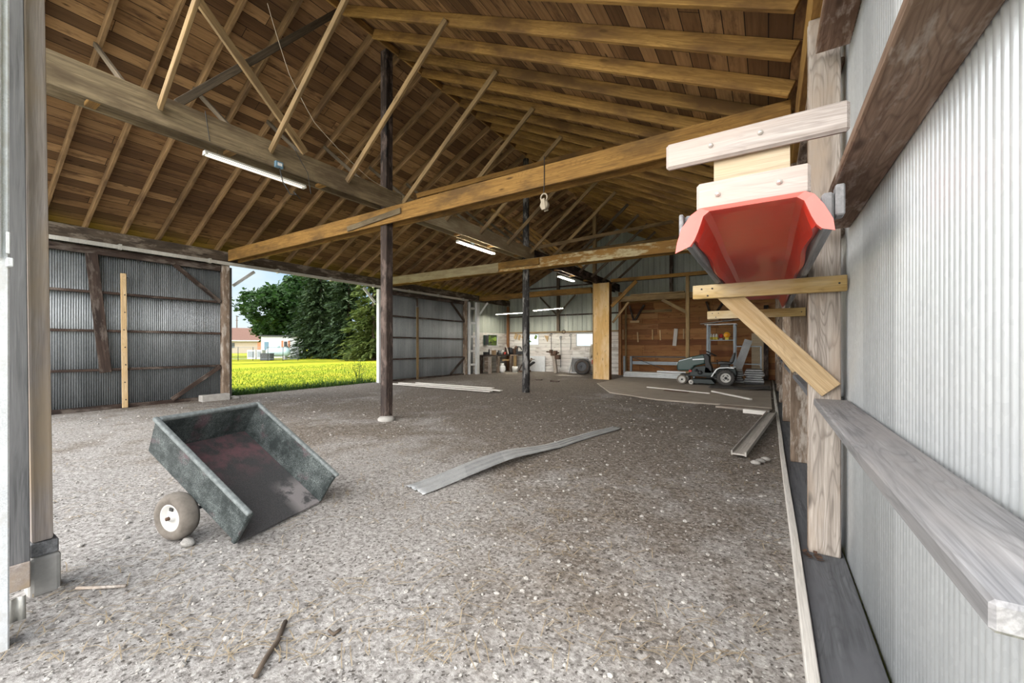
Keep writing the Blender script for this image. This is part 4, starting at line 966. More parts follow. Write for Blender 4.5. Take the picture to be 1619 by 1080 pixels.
    m = MB(); m.prism([(1.27, .74), (1.29, .80), (1.36, .815), (1.62, .80), (1.70, .79), (1.70, .73), (1.32, .71)], 'y', .20, .66); m.build('seat', M['seat'], r, bevel=.025, seg=3)
    m = MB(); m.prism([(1.62, .79), (1.66, .90), (1.735, 1.08), (1.785, 1.12), (1.81, 1.09), (1.77, .90), (1.73, .77)], 'y', .21, .65); m.build('backrest', M['seat'], r, bevel=.025, seg=3)
    m = MB(); m.tube([(1.25, .68, .60), (1.22, .70, .80)], .01, 6); m.lathe([(0, -.02), (.02, -.01), (.02, .02), (0, .03)], (1.22, .70, .82), 'z', 10); m.build('lift_lever', M['black'], r)
    m = MB(); m.lathe([(.02, -.03), (.075, -.03), (.085, 0), (.075, .03), (.02, .03)], (.47, .06, .085), 'y', 18); m.build('gauge_wheel', M['rim'], r)
    m = MB(); m.prism([(.42, .06), (.5, .20), (1.1, .20), (1.2, .08), (1.2, .05), (.42, .05)], 'y', .08, .78); m.build('mower_deck', M['greendark'], r, bevel=.02, seg=2)
tractor()

# ------------------------------------------------------------------ things round the tractor
r = empty('steel_rack', (-1.53, 17.5, .08)); tag(r, 'grey steel rack with shelf against the wood wall', 'rack'); bpy.context.view_layer.update()
for x in (-1.99, -1.07):
    for y in (17.45, 18.15): m = MB(); m.box(x - .035, x + .035, y - .035, y + .035, .07, 2.22); sub(m.build('upright', M['steel']), r)
for z, x0, x1, mt in ((.72, -1.95, -1.1, 'steel'), (1.62, -1.95, -1.1, 'steel'), (2.235, -2.1, -1.0, 'whitepaint')):
    m = MB(); m.box(x0, x1, 17.42, 18.18, z - .015, z + .015); sub(m.build('shelf', M[mt]), r)
for z in (.72, 1.38):
    m = MB(); m.box(-1.03, -.2, 17.45, 17.52, z - .02, z + .02); sub(m.build('rail', M['steel']), r)
m = MB(); m.box(-.24, -.19, 17.44, 17.53, .07, 1.4); sub(m.build('end_leg', M['steel']), r)
o = beam('loose_sheet', (-2.25, 17.6, 2.22), (-.9, 17.6, 2.36), .5, .012, M['white_metal']); o.location.z += .045; tag(o, 'thin white sheet lying on top of the steel rack', 'sheet')
m = MB(); m.box(-1.45, -1.02, 17.65, 17.95, 2.252, 2.268); 
r = empty('warning_lamp', (-1.33, 17.6, 1.635)); tag(r, 'round amber warning lamp on the steel rack shelf', 'lamp'); bpy.context.view_layer.update()
m = MB(); m.box(-1.39, -1.27, 17.54, 17.66, 1.637, 1.72); sub(m.build('battery_case', M['yellow'], bevel=.01), r)
m = MB(); m.lathe([(0, -.05), (.07, -.045), (.098, -.02), (.105, 0), (.098, .02), (.07, .045), (0, .05)], (-1.33, 17.6, 1.825), 'y', 24); sub(m.build('lens', M['amber']), r)
m = MB(); m.tube([(-1.33 + .106 * math.cos(k * .314), 17.6, 1.825 + .106 * math.sin(k * .314)) for k in range(20)], .008, 6, closed=True); sub(m.build('lens_ring', M['yellow']), r)
r = empty('warning_lamp', (-1.55, 17.8, 1.635)); tag(r, 'darker amber lamp behind the bright one on the rack', 'lamp'); bpy.context.view_layer.update()
m = MB(); m.box(-1.61, -1.49, 17.74, 17.86, 1.637, 1.70); sub(m.build('battery_case', M['steel'], bevel=.01), r)
m = MB(); m.lathe([(0, -.05), (.06, -.04), (.085, 0), (.06, .04), (0, .05)], (-1.55, 17.8, 1.79), 'y', 20); sub(m.build('lens', M['redpaint']), r)
for k in range(3):
    r = empty('spray_can', (-1.88 + .095 * k, 17.62, 1.637)); tag(r, ['left of three yellow labelled cans on the rack', 'middle of three yellow labelled cans on the rack', 'right of three yellow labelled cans on the rack'][k], 'can', 'cans on the rack'); 
    m = MB(); m.lathe([(0, 0), (.042, 0), (.042, .11), (0, .11)], (0, 0, 0), n=16); m.build('label_band', M['yellow'], r)
    m = MB(); m.lathe([(.042, .111), (.042, .17), (.03, .20), (.0, .20)], (0, 0, 0), n=16); m.build('can_top', M['lamp'], r)
    m = MB(); m.lathe([(.028, .201), (.028, .235), (0, .235)], (0, 0, 0), n=12); m.build('cap', M['lamp'], r)
r = empty('tool_box', (-1.3, 17.8, 2.2))
bpy.data.objects.remove(r)
m = MB(); m.box(-1.5, -1.1, 17.7, 17.95, 2.01, 2.2)
o = m.build('red_crate', M['rust'], bevel=.02); o.location.z = .36; tag(o, 'red brown crate on top of the steel rack', 'crate')
# bundles of siding behind the tractor
def siding(name, x0, x1, y, z0, z1, label, mt='sheet', n=6):
    r = empty(name, ((x0 + x1) / 2, y, z0)); tag(r, label, 'siding'); bpy.context.view_layer.update()
    h = (z1 - z0) / n
    for k in range(n):
        za = z0 + h * k; ov = .03 * (k % 3)
        m = MB(); m.prism([(y - .06 * k * .4, za), (y - .02 - .06 * k * .4, za + h * .35), (y - .02 - .06 * k * .4, za + h * .75), (y + .02, za + h * .97), (y + .4, za + h * .97), (y + .4, za)], 'x', x0 + ov, x1 - ov)
        sub(m.build('siding_panel', M[mt]), r)
siding('siding_bundle', -1.9, -.72, 16.55, .08, .56, 'grey siding bundle behind the tractor rear wheel')
siding('siding_bundle', -.70, -.1, 16.2, .14, .60, 'short bundle of grey siding at right behind tractor')
m = MB(); m.box(-.68, -.12, 16.25, 16.6, .075, .138); o = m.build('support_block', M['black']); tag(o, 'dark block under the short siding bundle', 'block')
def mat_sheet():
    m = MB(); m.grid(lambda a, b: (-1.6 + 1.66 * a, 14.2 + .85 * b, .085 + .2 * max(0, a - .72) ** 1.0 * 1.0 + .006 * math.sin(9 * a)), 24, 6)
    o = m.build('rubber_mat', M['rubber'], solid=.012, fix=False); tag(o, 'curled dark rubber mat at right of the tractor', 'mat')
mat_sheet()
siding('white_panel_stack', -5.25, -2.9, 17.3, .08, .30, 'stack of long white metal panels before the wood wall', 'white_metal', 3)
o = beam('white_metal_sheet', (-3.9, 17.6, .335), (-2.6, 17.6, .335), .3, .06, M['white_metal']); tag(o, 'shorter white panel lying on the white panel stack', 'panel')
r = empty('gate_frame', (-4, 18, .08)); tag(r, 'grey steel gate frame standing before the wood wall', 'frame'); bpy.context.view_layer.update()
for x, mt in ((-5.42, 'steel'), (-5.12, 'steel'), (-2.55, 'steel')): sub(beam('upright', (x, 18.0, .08), (x, 18.0, .95), .09, .09, M[mt], up=(1, 0, 0)), r)
sub(beam('top_rail', (-5.07, 18.0, .93), (-2.6, 18.0, .93), .06, .05, M['steel_dark']), r)
sub(beam('middle_rail', (-5.07, 18.0, .66), (-2.6, 18.0, .66), .06, .14, M['steel']), r)
sub(beam('diagonal_rod', (-5.05, 17.95, .90), (-3.7, 17.95, .40), .025, .025, M['steel_dark']), r)
for k, (u, v0, v1) in enumerate(((986.5, 521, 537), (1010, 525, 541), (1033, 521, 537), (1045.5, 522, 538), (1082, 520, 536))):
    a = (u - CX) / F; dy = SY_ * a + CY_; d = 18.94 / dy; x = (CY_ * a - SY_) * d
    o = beam('wall_peg', (x, 18.925, H + d * (HY - v1) / F), (x - .02 * (k % 2), 18.90, H + d * (HY - v0) / F), .03, .06, M['fresh'], up=(1, 0, 0)); tag(o, '%s pale wooden peg from the left on the wood wall' % ORD[k + 1], 'peg', 'pegs on the wood wall')
o = beam('pale_board', (-3.48, 18.91, 1.40), (-3.41, 18.91, 2.16), .16, .03, M['white_lumber'], up=(0, 1, 0)); tag(o, 'tilted whitish board hung on the wood wall', 'board')
def wall_shelf(x, lb):
    r = empty('wall_shelf', (x, 18.8, 2.6)); tag(r, lb, 'bracket'); bpy.context.view_layer.update()
    sub(beam('foot', (x - .2, 18.86, 2.52), (x + .22, 18.86, 2.52), .10, .10, M['fresh']), r)
    sub(beam('strut', (x - .05, 18.86, 2.58), (x - .25, 18.86, 3.28), .05, .08, M['girt']), r)
    sub(beam('strut', (x + .0, 18.90, 2.58), (x + .42, 18.90, 3.28), .04, .10, M['girt']), r)
wall_shelf(-5.2, 'dark V strut with pale foot, left end of wood wall'); wall_shelf(-1.95, 'dark V strut with pale foot above the steel rack')
r = empty('leaning_board', (-.3, 17.3, 0)); tag(r, 'light grey board leaning over the siding bundle', 'board'); bpy.context.view_layer.update()
sub(beam('board', (-.95, 17.0, .5), (-.60, 17.3, 1.62), .26, .03, M['sheet'], up=(0, 1, 0)), r)
m = MB(); m.box(-.55, -.12, 18.75, 18.78, .08, 1.9); o = m.build('plywood_sheet', M['ply']); tag(o, 'brown plywood sheet leaning at right end of wood wall', 'sheet')
o = beam('dark_plank', (-.06, 18.4, .08), (-.06, 18.8, 3.0), .05, .16, M['creosote'], up=(1, 0, 0)); tag(o, 'dark plank leaning in the corner behind the siding', 'plank')

# ------------------------------------------------------------------ back left corner: bench, tank, tyre ...
r = empty('workbench', (-11.7, 17.9, 0)); tag(r, 'cluttered old wooden workbench in the back left corner', 'workbench'); bpy.context.view_layer.update()
m = MB(); m.box(-12.25, -11.55, 16.2, 18.85, .88, .94); sub(m.build('top', M['girt']), r)
m = MB(); m.box(-11.54, -11.2, 18.1, 18.85, .88, .94); sub(m.build('side_top', M['weather_brown']), r)
for x, y, mt in ((-11.62, 16.35, 'weather'), (-11.62, 17.05, 'weather_brown'), (-11.3, 18.2, 'brace'), (-11.5, 18.15, 'weather_brown'), (-12.15, 16.35, 'girt')):
    sub(beam('leg', (x, y, .0), (x, y, .88), .11, .14, M[mt], up=(1, 0, 0)), r)
sub(beam('cross_rail', (-11.58, 17.4, .66), (-11.58, 18.05, .66), .03, .08, M['fresh']), r)
m = MB(); m.box(-12.0, -11.7, 16.4, 16.43, .1, .86); sub(m.build('front_board', M['weather_brown']), r)
r = empty('propane_tank', (-11.05, 17.75, .05)); tag(r, 'white propane tank on the floor under the workbench', 'tank'); r.location = (-11.48, 17.25, .04)
m = MB(); m.lathe([(0, .02), (.10, .02), (.15, .07), (.155, .12), (.155, .27), (.14, .33), (.08, .37), (0, .38)], n=24); m.build('cylinder', M['whitepaint'], r)
m = MB(); m.lathe([(.10, .0), (.105, .0), (.105, .04), (.10, .04)], n=20, closed=True); m.build('foot_ring', M['whitepaint'], r)
m = MB(); m.lathe([(.085, .37), (.09, .37), (.09, .47), (.085, .47)], n=20, closed=True); m.build('collar', M['whitepaint'], r)
m = MB(); m.lathe([(0, .38), (.025, .38), (.025, .45), (0, .45)], n=10); m.build('valve', M['steel_dark'], r)
# clutter on the bench
cl = [('box', -12.05, 16.6, .22, .18, .14, 'steel_dark', 'toolbox', 'dark toolbox at near end of the workbench'),
      ('box', -11.8, 16.95, .16, .2, .22, 'cardboard', 'carton', 'brown carton on the workbench below the window'),
      ('cyl', -12.0, 17.35, .05, 0, .22, 'whitepaint', 'jar', 'white jar on workbench left of window sill'),
      ('cyl', -11.85, 17.6, .06, 0, .16, 'steel', 'can', 'grey can in the middle of the workbench'),
      ('cyl', -12.08, 17.8, .05, 0, .2, 'steel_dark', 'can', 'dark can near the back of the workbench'),
      ('box', -11.85, 18.1, .2, .22, .12, 'rust', 'tin', 'rusty tin on the workbench corner'),
      ('cyl', -11.7, 18.45, .09, 0, .34, 'steel_dark', 'drill', 'dark upright tool in the workbench corner'),
      ('box', -11.2, 18.5, .3, .2, .16, 'steel_dark', 'case', 'dark case on the right end of the workbench'),
      ('cyl', -12.1, 16.95, .04, 0, .28, 'steel_dark', 'bottle', 'dark bottle against wall at near end of the bench'),
      ('cyl', -11.65, 17.75, .045, 0, .13, 'redpaint', 'can', 'red can near front edge of the workbench'),
      ('cyl', -12.1, 18.25, .06, 0, .26, 'lamp', 'jar', 'pale jar against the wall beyond the bench window'),
      ('box', -11.68, 18.72, .2, .12, .3, 'rust', 'crate', 'rusty crate at far end of the workbench'),
      ('box', -12.05, 18.62, .25, .2, .36, 'girt', 'crate', 'dark wooden crate in the corner behind workbench tools'),
      ('box', -11.75, 17.25, .12, .1, .12, 'black', 'battery', 'small black box at front of the workbench')]
for kind, x, y, a, b, h, mt, nm, lb in cl:
    r = empty(nm, (x, y, .942)); tag(r, lb, nm)
    if kind == 'box':
        m = MB(); m.box(-a / 2, a / 2, -b / 2, b / 2, 0, h); m.build('body', M[mt], r, bevel=.012)
        m = MB(); m.box(-a / 2 - .006, a / 2 + .006, -b / 2 - .006, b / 2 + .006, h, h + .015); m.build('lid', M[mt], r)
    else:
        m = MB(); m.lathe([(0, 0), (a, 0), (a, h * .8), (a * .6, h), (0, h)], n=14); m.build('body', M[mt], r)
        m = MB(); m.lathe([(0, h), (a * .5, h), (a * .5, h + .03), (0, h + .03)], n=12); m.build('lid', M['steel_dark'], r)
o = beam('lever', (-11.6, 18.0, .965), (-11.95, 18.3, 1.5), .05, .04, M['weather']); tag(o, 'slanted wooden stick leaning in the bench corner', 'stick')
r = empty('grinder', (-11.2, 18.3, .942)); tag(r, 'black bench machine with arm beside the slanted stick', 'machine'); r.location = (-11.42, 18.6, .942)
m = MB(); m.lathe([(0, 0), (.12, 0), (.12, .03), (.05, .06), (.05, .3), (0, .3)], n=14); m.build('stand', M['steel_dark'], r)
m = MB(); m.tube([(-.05, 0, .25), (.05, 0, .42), (.2, 0, .40), (.28, 0, .25)], .035, 8); m.build('arm', M['steel_dark'], r)
m = MB(); m.lathe([(0, -.03), (.1, -.03), (.1, .03), (0, .03)], (-.06, 0, .36), 'y', 16); m.build('wheel', M['rust'], r)
# scrap pile between bench and pole: each piece its own
sp = [((-10.6, 18.2, .1), (-10.2, 18.6, .9), .06, .05, 'girt', 'dark scrap timber leaning right of the workbench'), ((-10.5, 18.0, .06), (-9.75, 18.3, .10), .18, .1, 'rust', 'rusty scrap piece on floor right of the workbench'), ((-10.4, 18.3, .1), (-9.8, 18.5, .75), .04, .12, 'weather_brown', 'brown board leaning in the scrap heap'), ((-10.2, 18.05, .2), (-9.7, 18.55, .55), .2, .08, 'steel_dark', 'dark iron piece on the scrap heap'), ((-10.15, 18.3, .65), (-9.65, 18.5, .7), .25, .04, 'weather', 'pale shelf board above the scrap heap')]
for p, q, a, b, mt, lb in sp:
    p, q = Vector(p) + Vector((-.45, 0, 0)), Vector(q) + Vector((-.65, 0, 0))
    o = beam('scrap_piece', p, q, a, b, M[mt]); tag(o, lb, 'scrap', 'scrap heap by the workbench')
m = MB(); m.lathe([(0, 0), (.13, 0), (.15, .3), (.14, .3), (.12, .02), (0, .02)], n=18); o = m.build('bucket', M['lamp']); o.location = (-11.0, 17.7, .04); tag(o, 'grey bucket on floor beside the scrap heap', 'bucket')
r = empty('wall_cabinet', (-12.2, 16.9, 1.7)); tag(r, 'small dark green box on the wall left of the window', 'box'); bpy.context.view_layer.update()
m = MB(); m.box(-12.31, -12.2, 16.75, 17.05, 1.45, 1.95); sub(m.build('body', M['green']), r)
m = MB(); m.box(-12.199, -12.19, 16.77, 17.03, 1.47, 1.93); sub(m.build('door', M['steel_dark']), r)
# white sheet, vise on a post, framed panel, spare tyre, rope
o = beam('white_sheet', (-9.88, 18.9, .45), (-10.85, 18.9, .45), .03, .82, M['white_metal']); tag(o, 'square white sheet leaning on white board wall', 'sheet')
r = empty('vise_stand', (-9.15, 18.4, .05)); tag(r, 'rusty vise on a leaning timber post', 'vise'); bpy.context.view_layer.update()
sub(beam('post', (-8.95, 18.3, .02), (-9.2, 18.55, .92), .19, .16, M['weather'], up=(1, 0, 0)), r)
m = MB(); m.box(-9.34, -9.06, 18.42, 18.66, .9, 1.02); m.box(-9.42, -9.28, 18.45, 18.62, 1.02, 1.2); m.box(-9.18, -9.02, 18.43, 18.64, .98, 1.16); sub(m.build('jaws', M['rust'], bevel=.015), r)
m = MB(); m.tube([(-9.6, 18.54, 1.1), (-8.9, 18.54, 1.05)], .035, 10); m.tube([(-9.58, 18.4, 1.1), (-9.58, 18.68, 1.1)], .014, 8); sub(m.build('screw_bar', M['rust']), r)
m = MB(); m.box(-9.1, -8.85, 18.4, 18.65, .72, .95); sub(m.build('swivel_base', M['rust'], bevel=.03, seg=2), r)
r = empty('framed_screen', (-8.0, 18.8, .1)); tag(r, 'grey panel in white frame behind the spare tyre', 'panel'); bpy.context.view_layer.update()
sub(beam('panel', (-8.35, 18.84, .42), (-7.45, 18.84, .42), .02, .7, M['grey']), r)
for p, q in (((-8.45, 18.75, .04), (-8.30, 18.84, .84)), ((-8.28, 18.83, .82), (-7.5, 18.83, .82)), ((-8.4, 18.78, .06), (-7.5, 18.78, .06))): sub(beam('frame_bar', p, q, .04, .07, M['white_wood'], up=(0, 1, 0)), r)
r = empty('spare_tyre', (-7.55, 18.2, .37)); tag(r, 'large worn tyre on steel wheel leaning below window', 'tyre'); r.rotation_euler = (-.22, 0, .25); r.location = (-7.50, 18.15, .40)
m = MB(); w2, R = .115, .385; m.lathe([(.22, -w2 * .75), (.27, -w2), (.34, -w2 * .95), (R - .01, -w2 * .6), (R, 0), (R - .01, w2 * .6), (.34, w2 * .95), (.27, w2), (.22, w2 * .75)], (0, 0, 0), 'y', 40); m.build('tyre', M['rubber'], r)
m = MB(); m.lathe([(.0, -.02), (.06, -.03), (.09, -.07), (.15, -.05), (.19, -.085), (.222, -.09), (.222, .08), (0, .08)], (0, 0, 0), 'y', 32); m.build('wheel', M['rim_grey'], r)
m = MB(); m.lathe([(.255, -.117), (.275, -.119), (.275, -.11), (.255, -.11)], (0, 0, 0), 'y', 40, closed=True); m.build('sidewall_ring', M['rust'], r)
for k in range(5): m = MB(); a = k * 1.2566; m.lathe([(0, -.06), (.012, -.06), (.012, -.03), (0, -.03)], (.075 * math.cos(a), 0, .075 * math.sin(a)), 'y', 8); m.build('lug_nut', M['steel'], r)
r = empty('rope_hank', (-7.2, 18.9, 1.2)); tag(r, 'hank of grey rope hanging below the wide window', 'rope'); bpy.context.view_layer.update()
for k in range(5):
    x = -7.36 + .04 * k; m = MB(); m.tube([(x, 18.93, 1.5 - .02 * k), (x - .05, 18.91, 1.1), (x - .03 + .03 * k, 18.90, .75 + .05 * (k % 2)), (x + .06, 18.91, 1.0), (x + .04, 18.93, 1.5)], .016, 6); sub(m.build('loop', M['rope']), r)
m = MB(); m.tube([(-7.28, 18.9, .72), (-7.28, 18.9, .5)], .03, 7); sub(m.build('pink_handle', M['redpaint']), r)
r = empty('hand_truck', (-7.0, 18.4, .05)); tag(r, 'dark iron tool standing right of the spare tyre', 'tool'); bpy.context.view_layer.update()
m = MB(); m.tube([(-6.95, 18.3, .03), (-6.95, 18.6, .95)], .02, 7); sub(m.build('handle', M['steel_dark']), r)
m = MB(); m.box(-7.06, -6.86, 18.15, 18.4, .03, .16); sub(m.build('foot', M['steel_dark'], bevel=.02), r)
def hook_tool(x, z0, z1, lb, mt='steel_dark'):
    m = MB(); m.tube([(x, 18.94, z1), (x + .01, 18.94, (z0 + z1) / 2), (x - .01, 18.94, z0)], .014, 6); m.tube([(x + .07 * math.cos(a), 18.94, z1 - .07 + .07 * math.sin(a)) for a in [.5 * k for k in range(9)]], .014, 6)
    o = m.build('hanging_tool', M[mt]); tag(o, lb, 'tool')
hook_tool(-9.55, .9, 2.05, 'dark hooked rod hanging above the rusty vise'); hook_tool(-9.0, .3, 1.9, 'thin rod hanging right of the rusty vise', 'steel'); hook_tool(-8.45, 1.2, 2.0, 'short curved rod hanging left of the wide window', 'steel')
m = MB(); m.tube([(-8.8 + .09 * math.cos(k * .5), 18.87, 2.12 + .09 * math.sin(k * .5)) for k in range(13)], .018, 6, closed=True); o = m.build('iron_ring', M['rust']); tag(o, 'rusty iron ring hanging on the ledge rail', 'ring')
r = empty('tan_horn', (-9.8, 18.9, 1.8)); tag(r, 'small tan wedge hung left of the hooked rod', 'wedge'); bpy.context.view_layer.update()
m = MB(); m.prism([(-9.95, 1.95), (-9.70, 1.92), (-9.78, 1.62)], 'y', 18.93, 18.97); sub(m.build('wedge', M['fresh']), r)
for k, (x, z, s_) in enumerate(((-11.85, 2.03, .26), (-11.6, 1.98, .2), (-11.35, 2.04, .24))):
    m = MB(); m.prism([(x, z - .2), (x + s_ * .5, z - .28), (x + s_, z), (x + s_ * .4, z + .06)], 'y', 18.93, 18.97); o = m.build('hung_scrap', M['fresh']); tag(o, ['left', 'middle', 'right'][k] + ' tan scrap hung under the ledge in the corner', 'scrap', 'tan scraps in the corner')
o = beam('floor_clod', (-8.0, 14.2, .05), (-7.6, 14.25, .05), .12, .04, M['girt']); tag(o, 'dark clod on floor before the plywood panel', 'clod')
o = beam('floor_clod', (-7.1, 14.0, .05), (-6.75, 14.1, .05), .1, .05, M['girt']); tag(o, 'second dark clod on floor left of plywood panel', 'clod')

# ------------------------------------------------------------------ outside
def quadcloud(m, c, s, n, flat=.5):
    for _ in range(n):
        p = c + Vector((random.gauss(0, 1), random.gauss(0, 1), random.gauss(0, .8))) * s
        a = Vector((random.uniform(-1, 1), random.uniform(-1, 1), random.uniform(-flat, flat))).normalized(); b = a.orthogonal().normalized()
        b = (Matrix.Rotation(random.uniform(0, 6.28), 3, a) @ b); L = random.uniform(.20, .42)
        m.add([p - a * L, p + b * L * .55, p + a * L, p - b * L * .55], [(0, 1, 2, 3)])
def tree_broad(u, d, cz, rad, hz, label, n=900, mat='maple'):
    b = far(u, d); r = empty('broadleaf_tree', b); tag(r, label, 'tree')
    m = MB(); m.tube([(0, 0, -.1), (.1, 0, cz * .5), (0, .1, cz)], [.45, .35, .15], 10); m.build('trunk', M['branch'], r)
    m = MB()
    lobes = [(Vector((random.gauss(0, .5) * rad, random.gauss(0, .5) * rad, cz + random.gauss(0, .42) * hz)), random.uniform(.28, .48)) for _ in range(22)]
    for k in range(n):
        lc, lr = random.choice(lobes); v = Vector((random.gauss(0, 1), random.gauss(0, 1), random.gauss(0, 1))).normalized()
        p = lc + Vector((v.x * rad * lr, v.y * rad * lr, v.z * hz * lr))
        if p.z < 1.6: continue
        quadcloud(m, p, .42, 22)
    m.build('crown', M[mat], r, fix=False)
def tree_spruce(u, d, h, rad, label, mat='spruce', dens=1.0):
    b = far(u, d); r = empty('spruce_tree', b); tag(r, label, 'tree')
    m = MB(); m.tube([(0, 0, -.1), (0, 0, h * .96)], [.25, .03], 8); m.build('trunk', M['branch'], r)
    m = MB(); z = .35
    while z < h:
        R = rad * (1 - z / h) ** .8 * random.uniform(.85, 1.08) + .15; nb = int((9 + 5 * (1 - z / h)) * dens)
        for k in range(nb):
            a = random.uniform(0, 6.28); Rk = R * random.uniform(.6, 1.12); nq = max(4, int(Rk * 8))
            for q in range(nq):
                t = (q + random.random()) / nq; p = Vector((math.cos(a) * Rk * t, math.sin(a) * Rk * t, z - .5 * t * t * Rk * .45 + random.gauss(0, .07)))
                dr = Vector((math.cos(a + random.gauss(0, .6)), math.sin(a + random.gauss(0, .6)), random.uniform(-.7, .1))).normalized(); sd = dr.cross(Vector((random.gauss(0, .4), random.gauss(0, .4), 1))).normalized()
                L = random.uniform(.30, .55)
                m.add([p - dr * L * .3, p + sd * L * .28, p + dr * L, p - sd * L * .28], [(0, 1, 2, 3)])
        z += .26
    m.build('crown', M[mat], r, fix=False)
tree_broad(480, 60, 7.2, 5.4, 4.2, 'large dark maple behind the white shed', 2000)
tree_spruce(508, 49, 15, 4.6, 'dark spruce beside the white shed', dens=1.1)
tree_spruce(552, 47, 15, 4.2, 'spruce in the middle of the evergreen row')
tree_spruce(592, 42, 14, 3.6, 'pale green spruce nearest the white jamb', 'spruce_light')
tree_spruce(640, 46, 15, 4.2, 'spruce hidden partly by the square centre post', 'spruce')
tree_broad(775, 34, 3.2, 3.0, 3.0, 'bright bush outside the workbench window', 260, 'grassblade')
# house
def house():
    r = empty('house', far(380, 82)); tag(r, 'tan house with brown hip roof beyond the fence', 'house'); r.rotation_euler = (0, 0, YAW + .33)
    m = MB(); m.box(-14, 4.3, 0, 8, -.1, 2.6); m.build('wall', M['brick_tan'], r)
    m = MB(); m.box(3.2, 4.45, -.3, 3, -.1, 2.6); m.build('brick_corner', M['brick_red'], r)
    m = MB(); m.add([(-14.6, -.7, 2.5), (5.0, -.7, 2.5), (5.0, 8.7, 2.5), (-14.6, 8.7, 2.5), (-9.5, 4, 5.2), (3.3, 4, 5.2)], [(0, 1, 5, 4), (1, 2, 5), (2, 3, 4, 5), (3, 0, 4), (0, 3, 2, 1)]); m.build('roof', M['roof_brown'], r)
    for x in (-2.1, -7.5):
        m = MB(); m.box(x, x + 1.2, -.06, .05, 1.0, 2.0); f = m.build('window', M['steel_dark'], r)
        m = MB(); m.box(x + .08, x + 1.12, -.08, -.062, 1.08, 1.92); m.build('pane', M['glass'], f)
    m = MB(); m.box(-14.6, 5.0, -.76, -.70, 2.35, 2.55); m.build('fascia', M['shed_white'], r)
house()
def shed():
    r = empty('garden_shed', far(445, 50)); tag(r, 'white shed with shuttered window before the maple', 'shed'); r.rotation_euler = (0, 0, YAW + .42)
    m = MB(); m.box(-2.1, 2.1, 0, 5, -.1, 2.55); m.build('walls', M['shed_white'], r)
    m = MB(); m.box(2.105, 2.13, 0, 5, -.1, 2.5); m.build('side_cladding', M['shed_grey'], r)
    m = MB(); m.box(-2.3, 2.35, -.25, 5.2, 2.56, 2.70); m.build('flat_roof', M['steel_dark'], r)
    m = MB(); m.box(.30, .75, -.03, .01, 1.25, 2.0); f = m.build('window', M['whitepaint'], r)
    m = MB(); m.box(.34, .71, -.04, -.031, 1.3, 1.95); m.build('pane', M['steel_dark'], f)
    for x in (.05, .77): m = MB(); m.box(x, x + .24, -.035, .005, 1.2, 2.05); m.build('shutter', M['brick_red'], r)
    m = MB(); m.box(-1.75, -1.3, -.03, .01, 0, 1.9); m.build('door', M['blue'], r)
shed()
r = empty('propane_storage_tank', far(441, 43)); tag(r, 'large pale propane storage tank before the white shed', 'tank'); r.rotation_euler = (0, 0, YAW + .1)
m = MB(); m.lathe([(0, -1.2), (.2, -1.18), (.4, -1.05), (.48, -.85), (.48, .85), (.4, 1.05), (.2, 1.18), (0, 1.2)], (0, 0, .75), 'x', 24); m.build('cylinder', M['tank'], r)
for x in (-.7, .7): m = MB(); m.box(x - .1, x + .1, -.3, .3, -.05, .35); m.build('saddle', M['concrete'], r)
m = MB(); m.lathe([(0, 1.22), (.15, 1.22), (.13, 1.42), (0, 1.46)], n=14); m.build('dome', M['tank'], r)
for u, lb, w_ in ((398, 'pale air conditioner box left of storage tank', .9), (411, 'second air conditioner box beside storage tank', .6)):
    r = empty('air_conditioner', far(u, 44.5)); tag(r, lb, 'air conditioner', 'air conditioners by the fence'); r.rotation_euler = (0, 0, YAW)
    m = MB(); m.box(-w_ / 2, w_ / 2, 0, .8, -.08, .95); m.build('cabinet', M['lamp'], r, bevel=.03)
    m = MB(); m.box(-w_ / 2 + .08, w_ / 2 - .08, -.02, -.002, .15, .8); m.build('grille', M['steel'], r)
r = empty('dark_crate', far(420, 41)); tag(r, 'dark crate between boxes and the storage tank', 'crate'); r.rotation_euler = (0, 0, YAW)
m = MB(); m.box(-.5, .5, 0, .7, -.08, .6); m.build('box', M['steel_dark'], r); m = MB(); m.box(-.53, .53, -.03, .73, .602, .66); m.build('lid', M['steel_dark'], r)
r = empty('wire_fence', far(410, 40)); tag(r, 'dark wire fence running along far edge of the lawn', 'fence')
P0, P1 = far(330, 40), far(472, 40); o0 = r.location.copy()
for k in range(7): 
    p = P0.lerp(P1, k / 6) - o0; m = MB(); m.tube([(p.x, p.y, -.08), (p.x, p.y, 1.3)], .03, 6); m.build('fence_post', M['steel_dark'], r)
m = MB()
for z in (1.28, .1): m.tube([P0 - o0 + Vector((0, 0, z)), P1 - o0 + Vector((0, 0, z))], .02, 5)
for k in range(90):
    p = P0.lerp(P1, k / 90) - o0; q = P0.lerp(P1, (k + 3) / 90) - o0
    m.bar((p.x, p.y, .1), (q.x, q.y, 1.28), .004, .004); m.bar((q.x, q.y, .1), (p.x, p.y, 1.28), .004, .004)
m.build('wire_mesh', M['steel'], r)
r = empty('utility_pole', far(375.5, 95)); tag(r, 'thin wooden utility pole beyond the house', 'pole')
m = MB(); m.tube([(0, 0, -.1), (0, 0, 8.4)], [.16, .12], 8); m.build('pole', M['branch'], r)
m = MB(); m.bar((-.5, 0, 7.4), (.5, 0, 7.4), .1, .1); m.build('cross_arm', M['branch'], r)
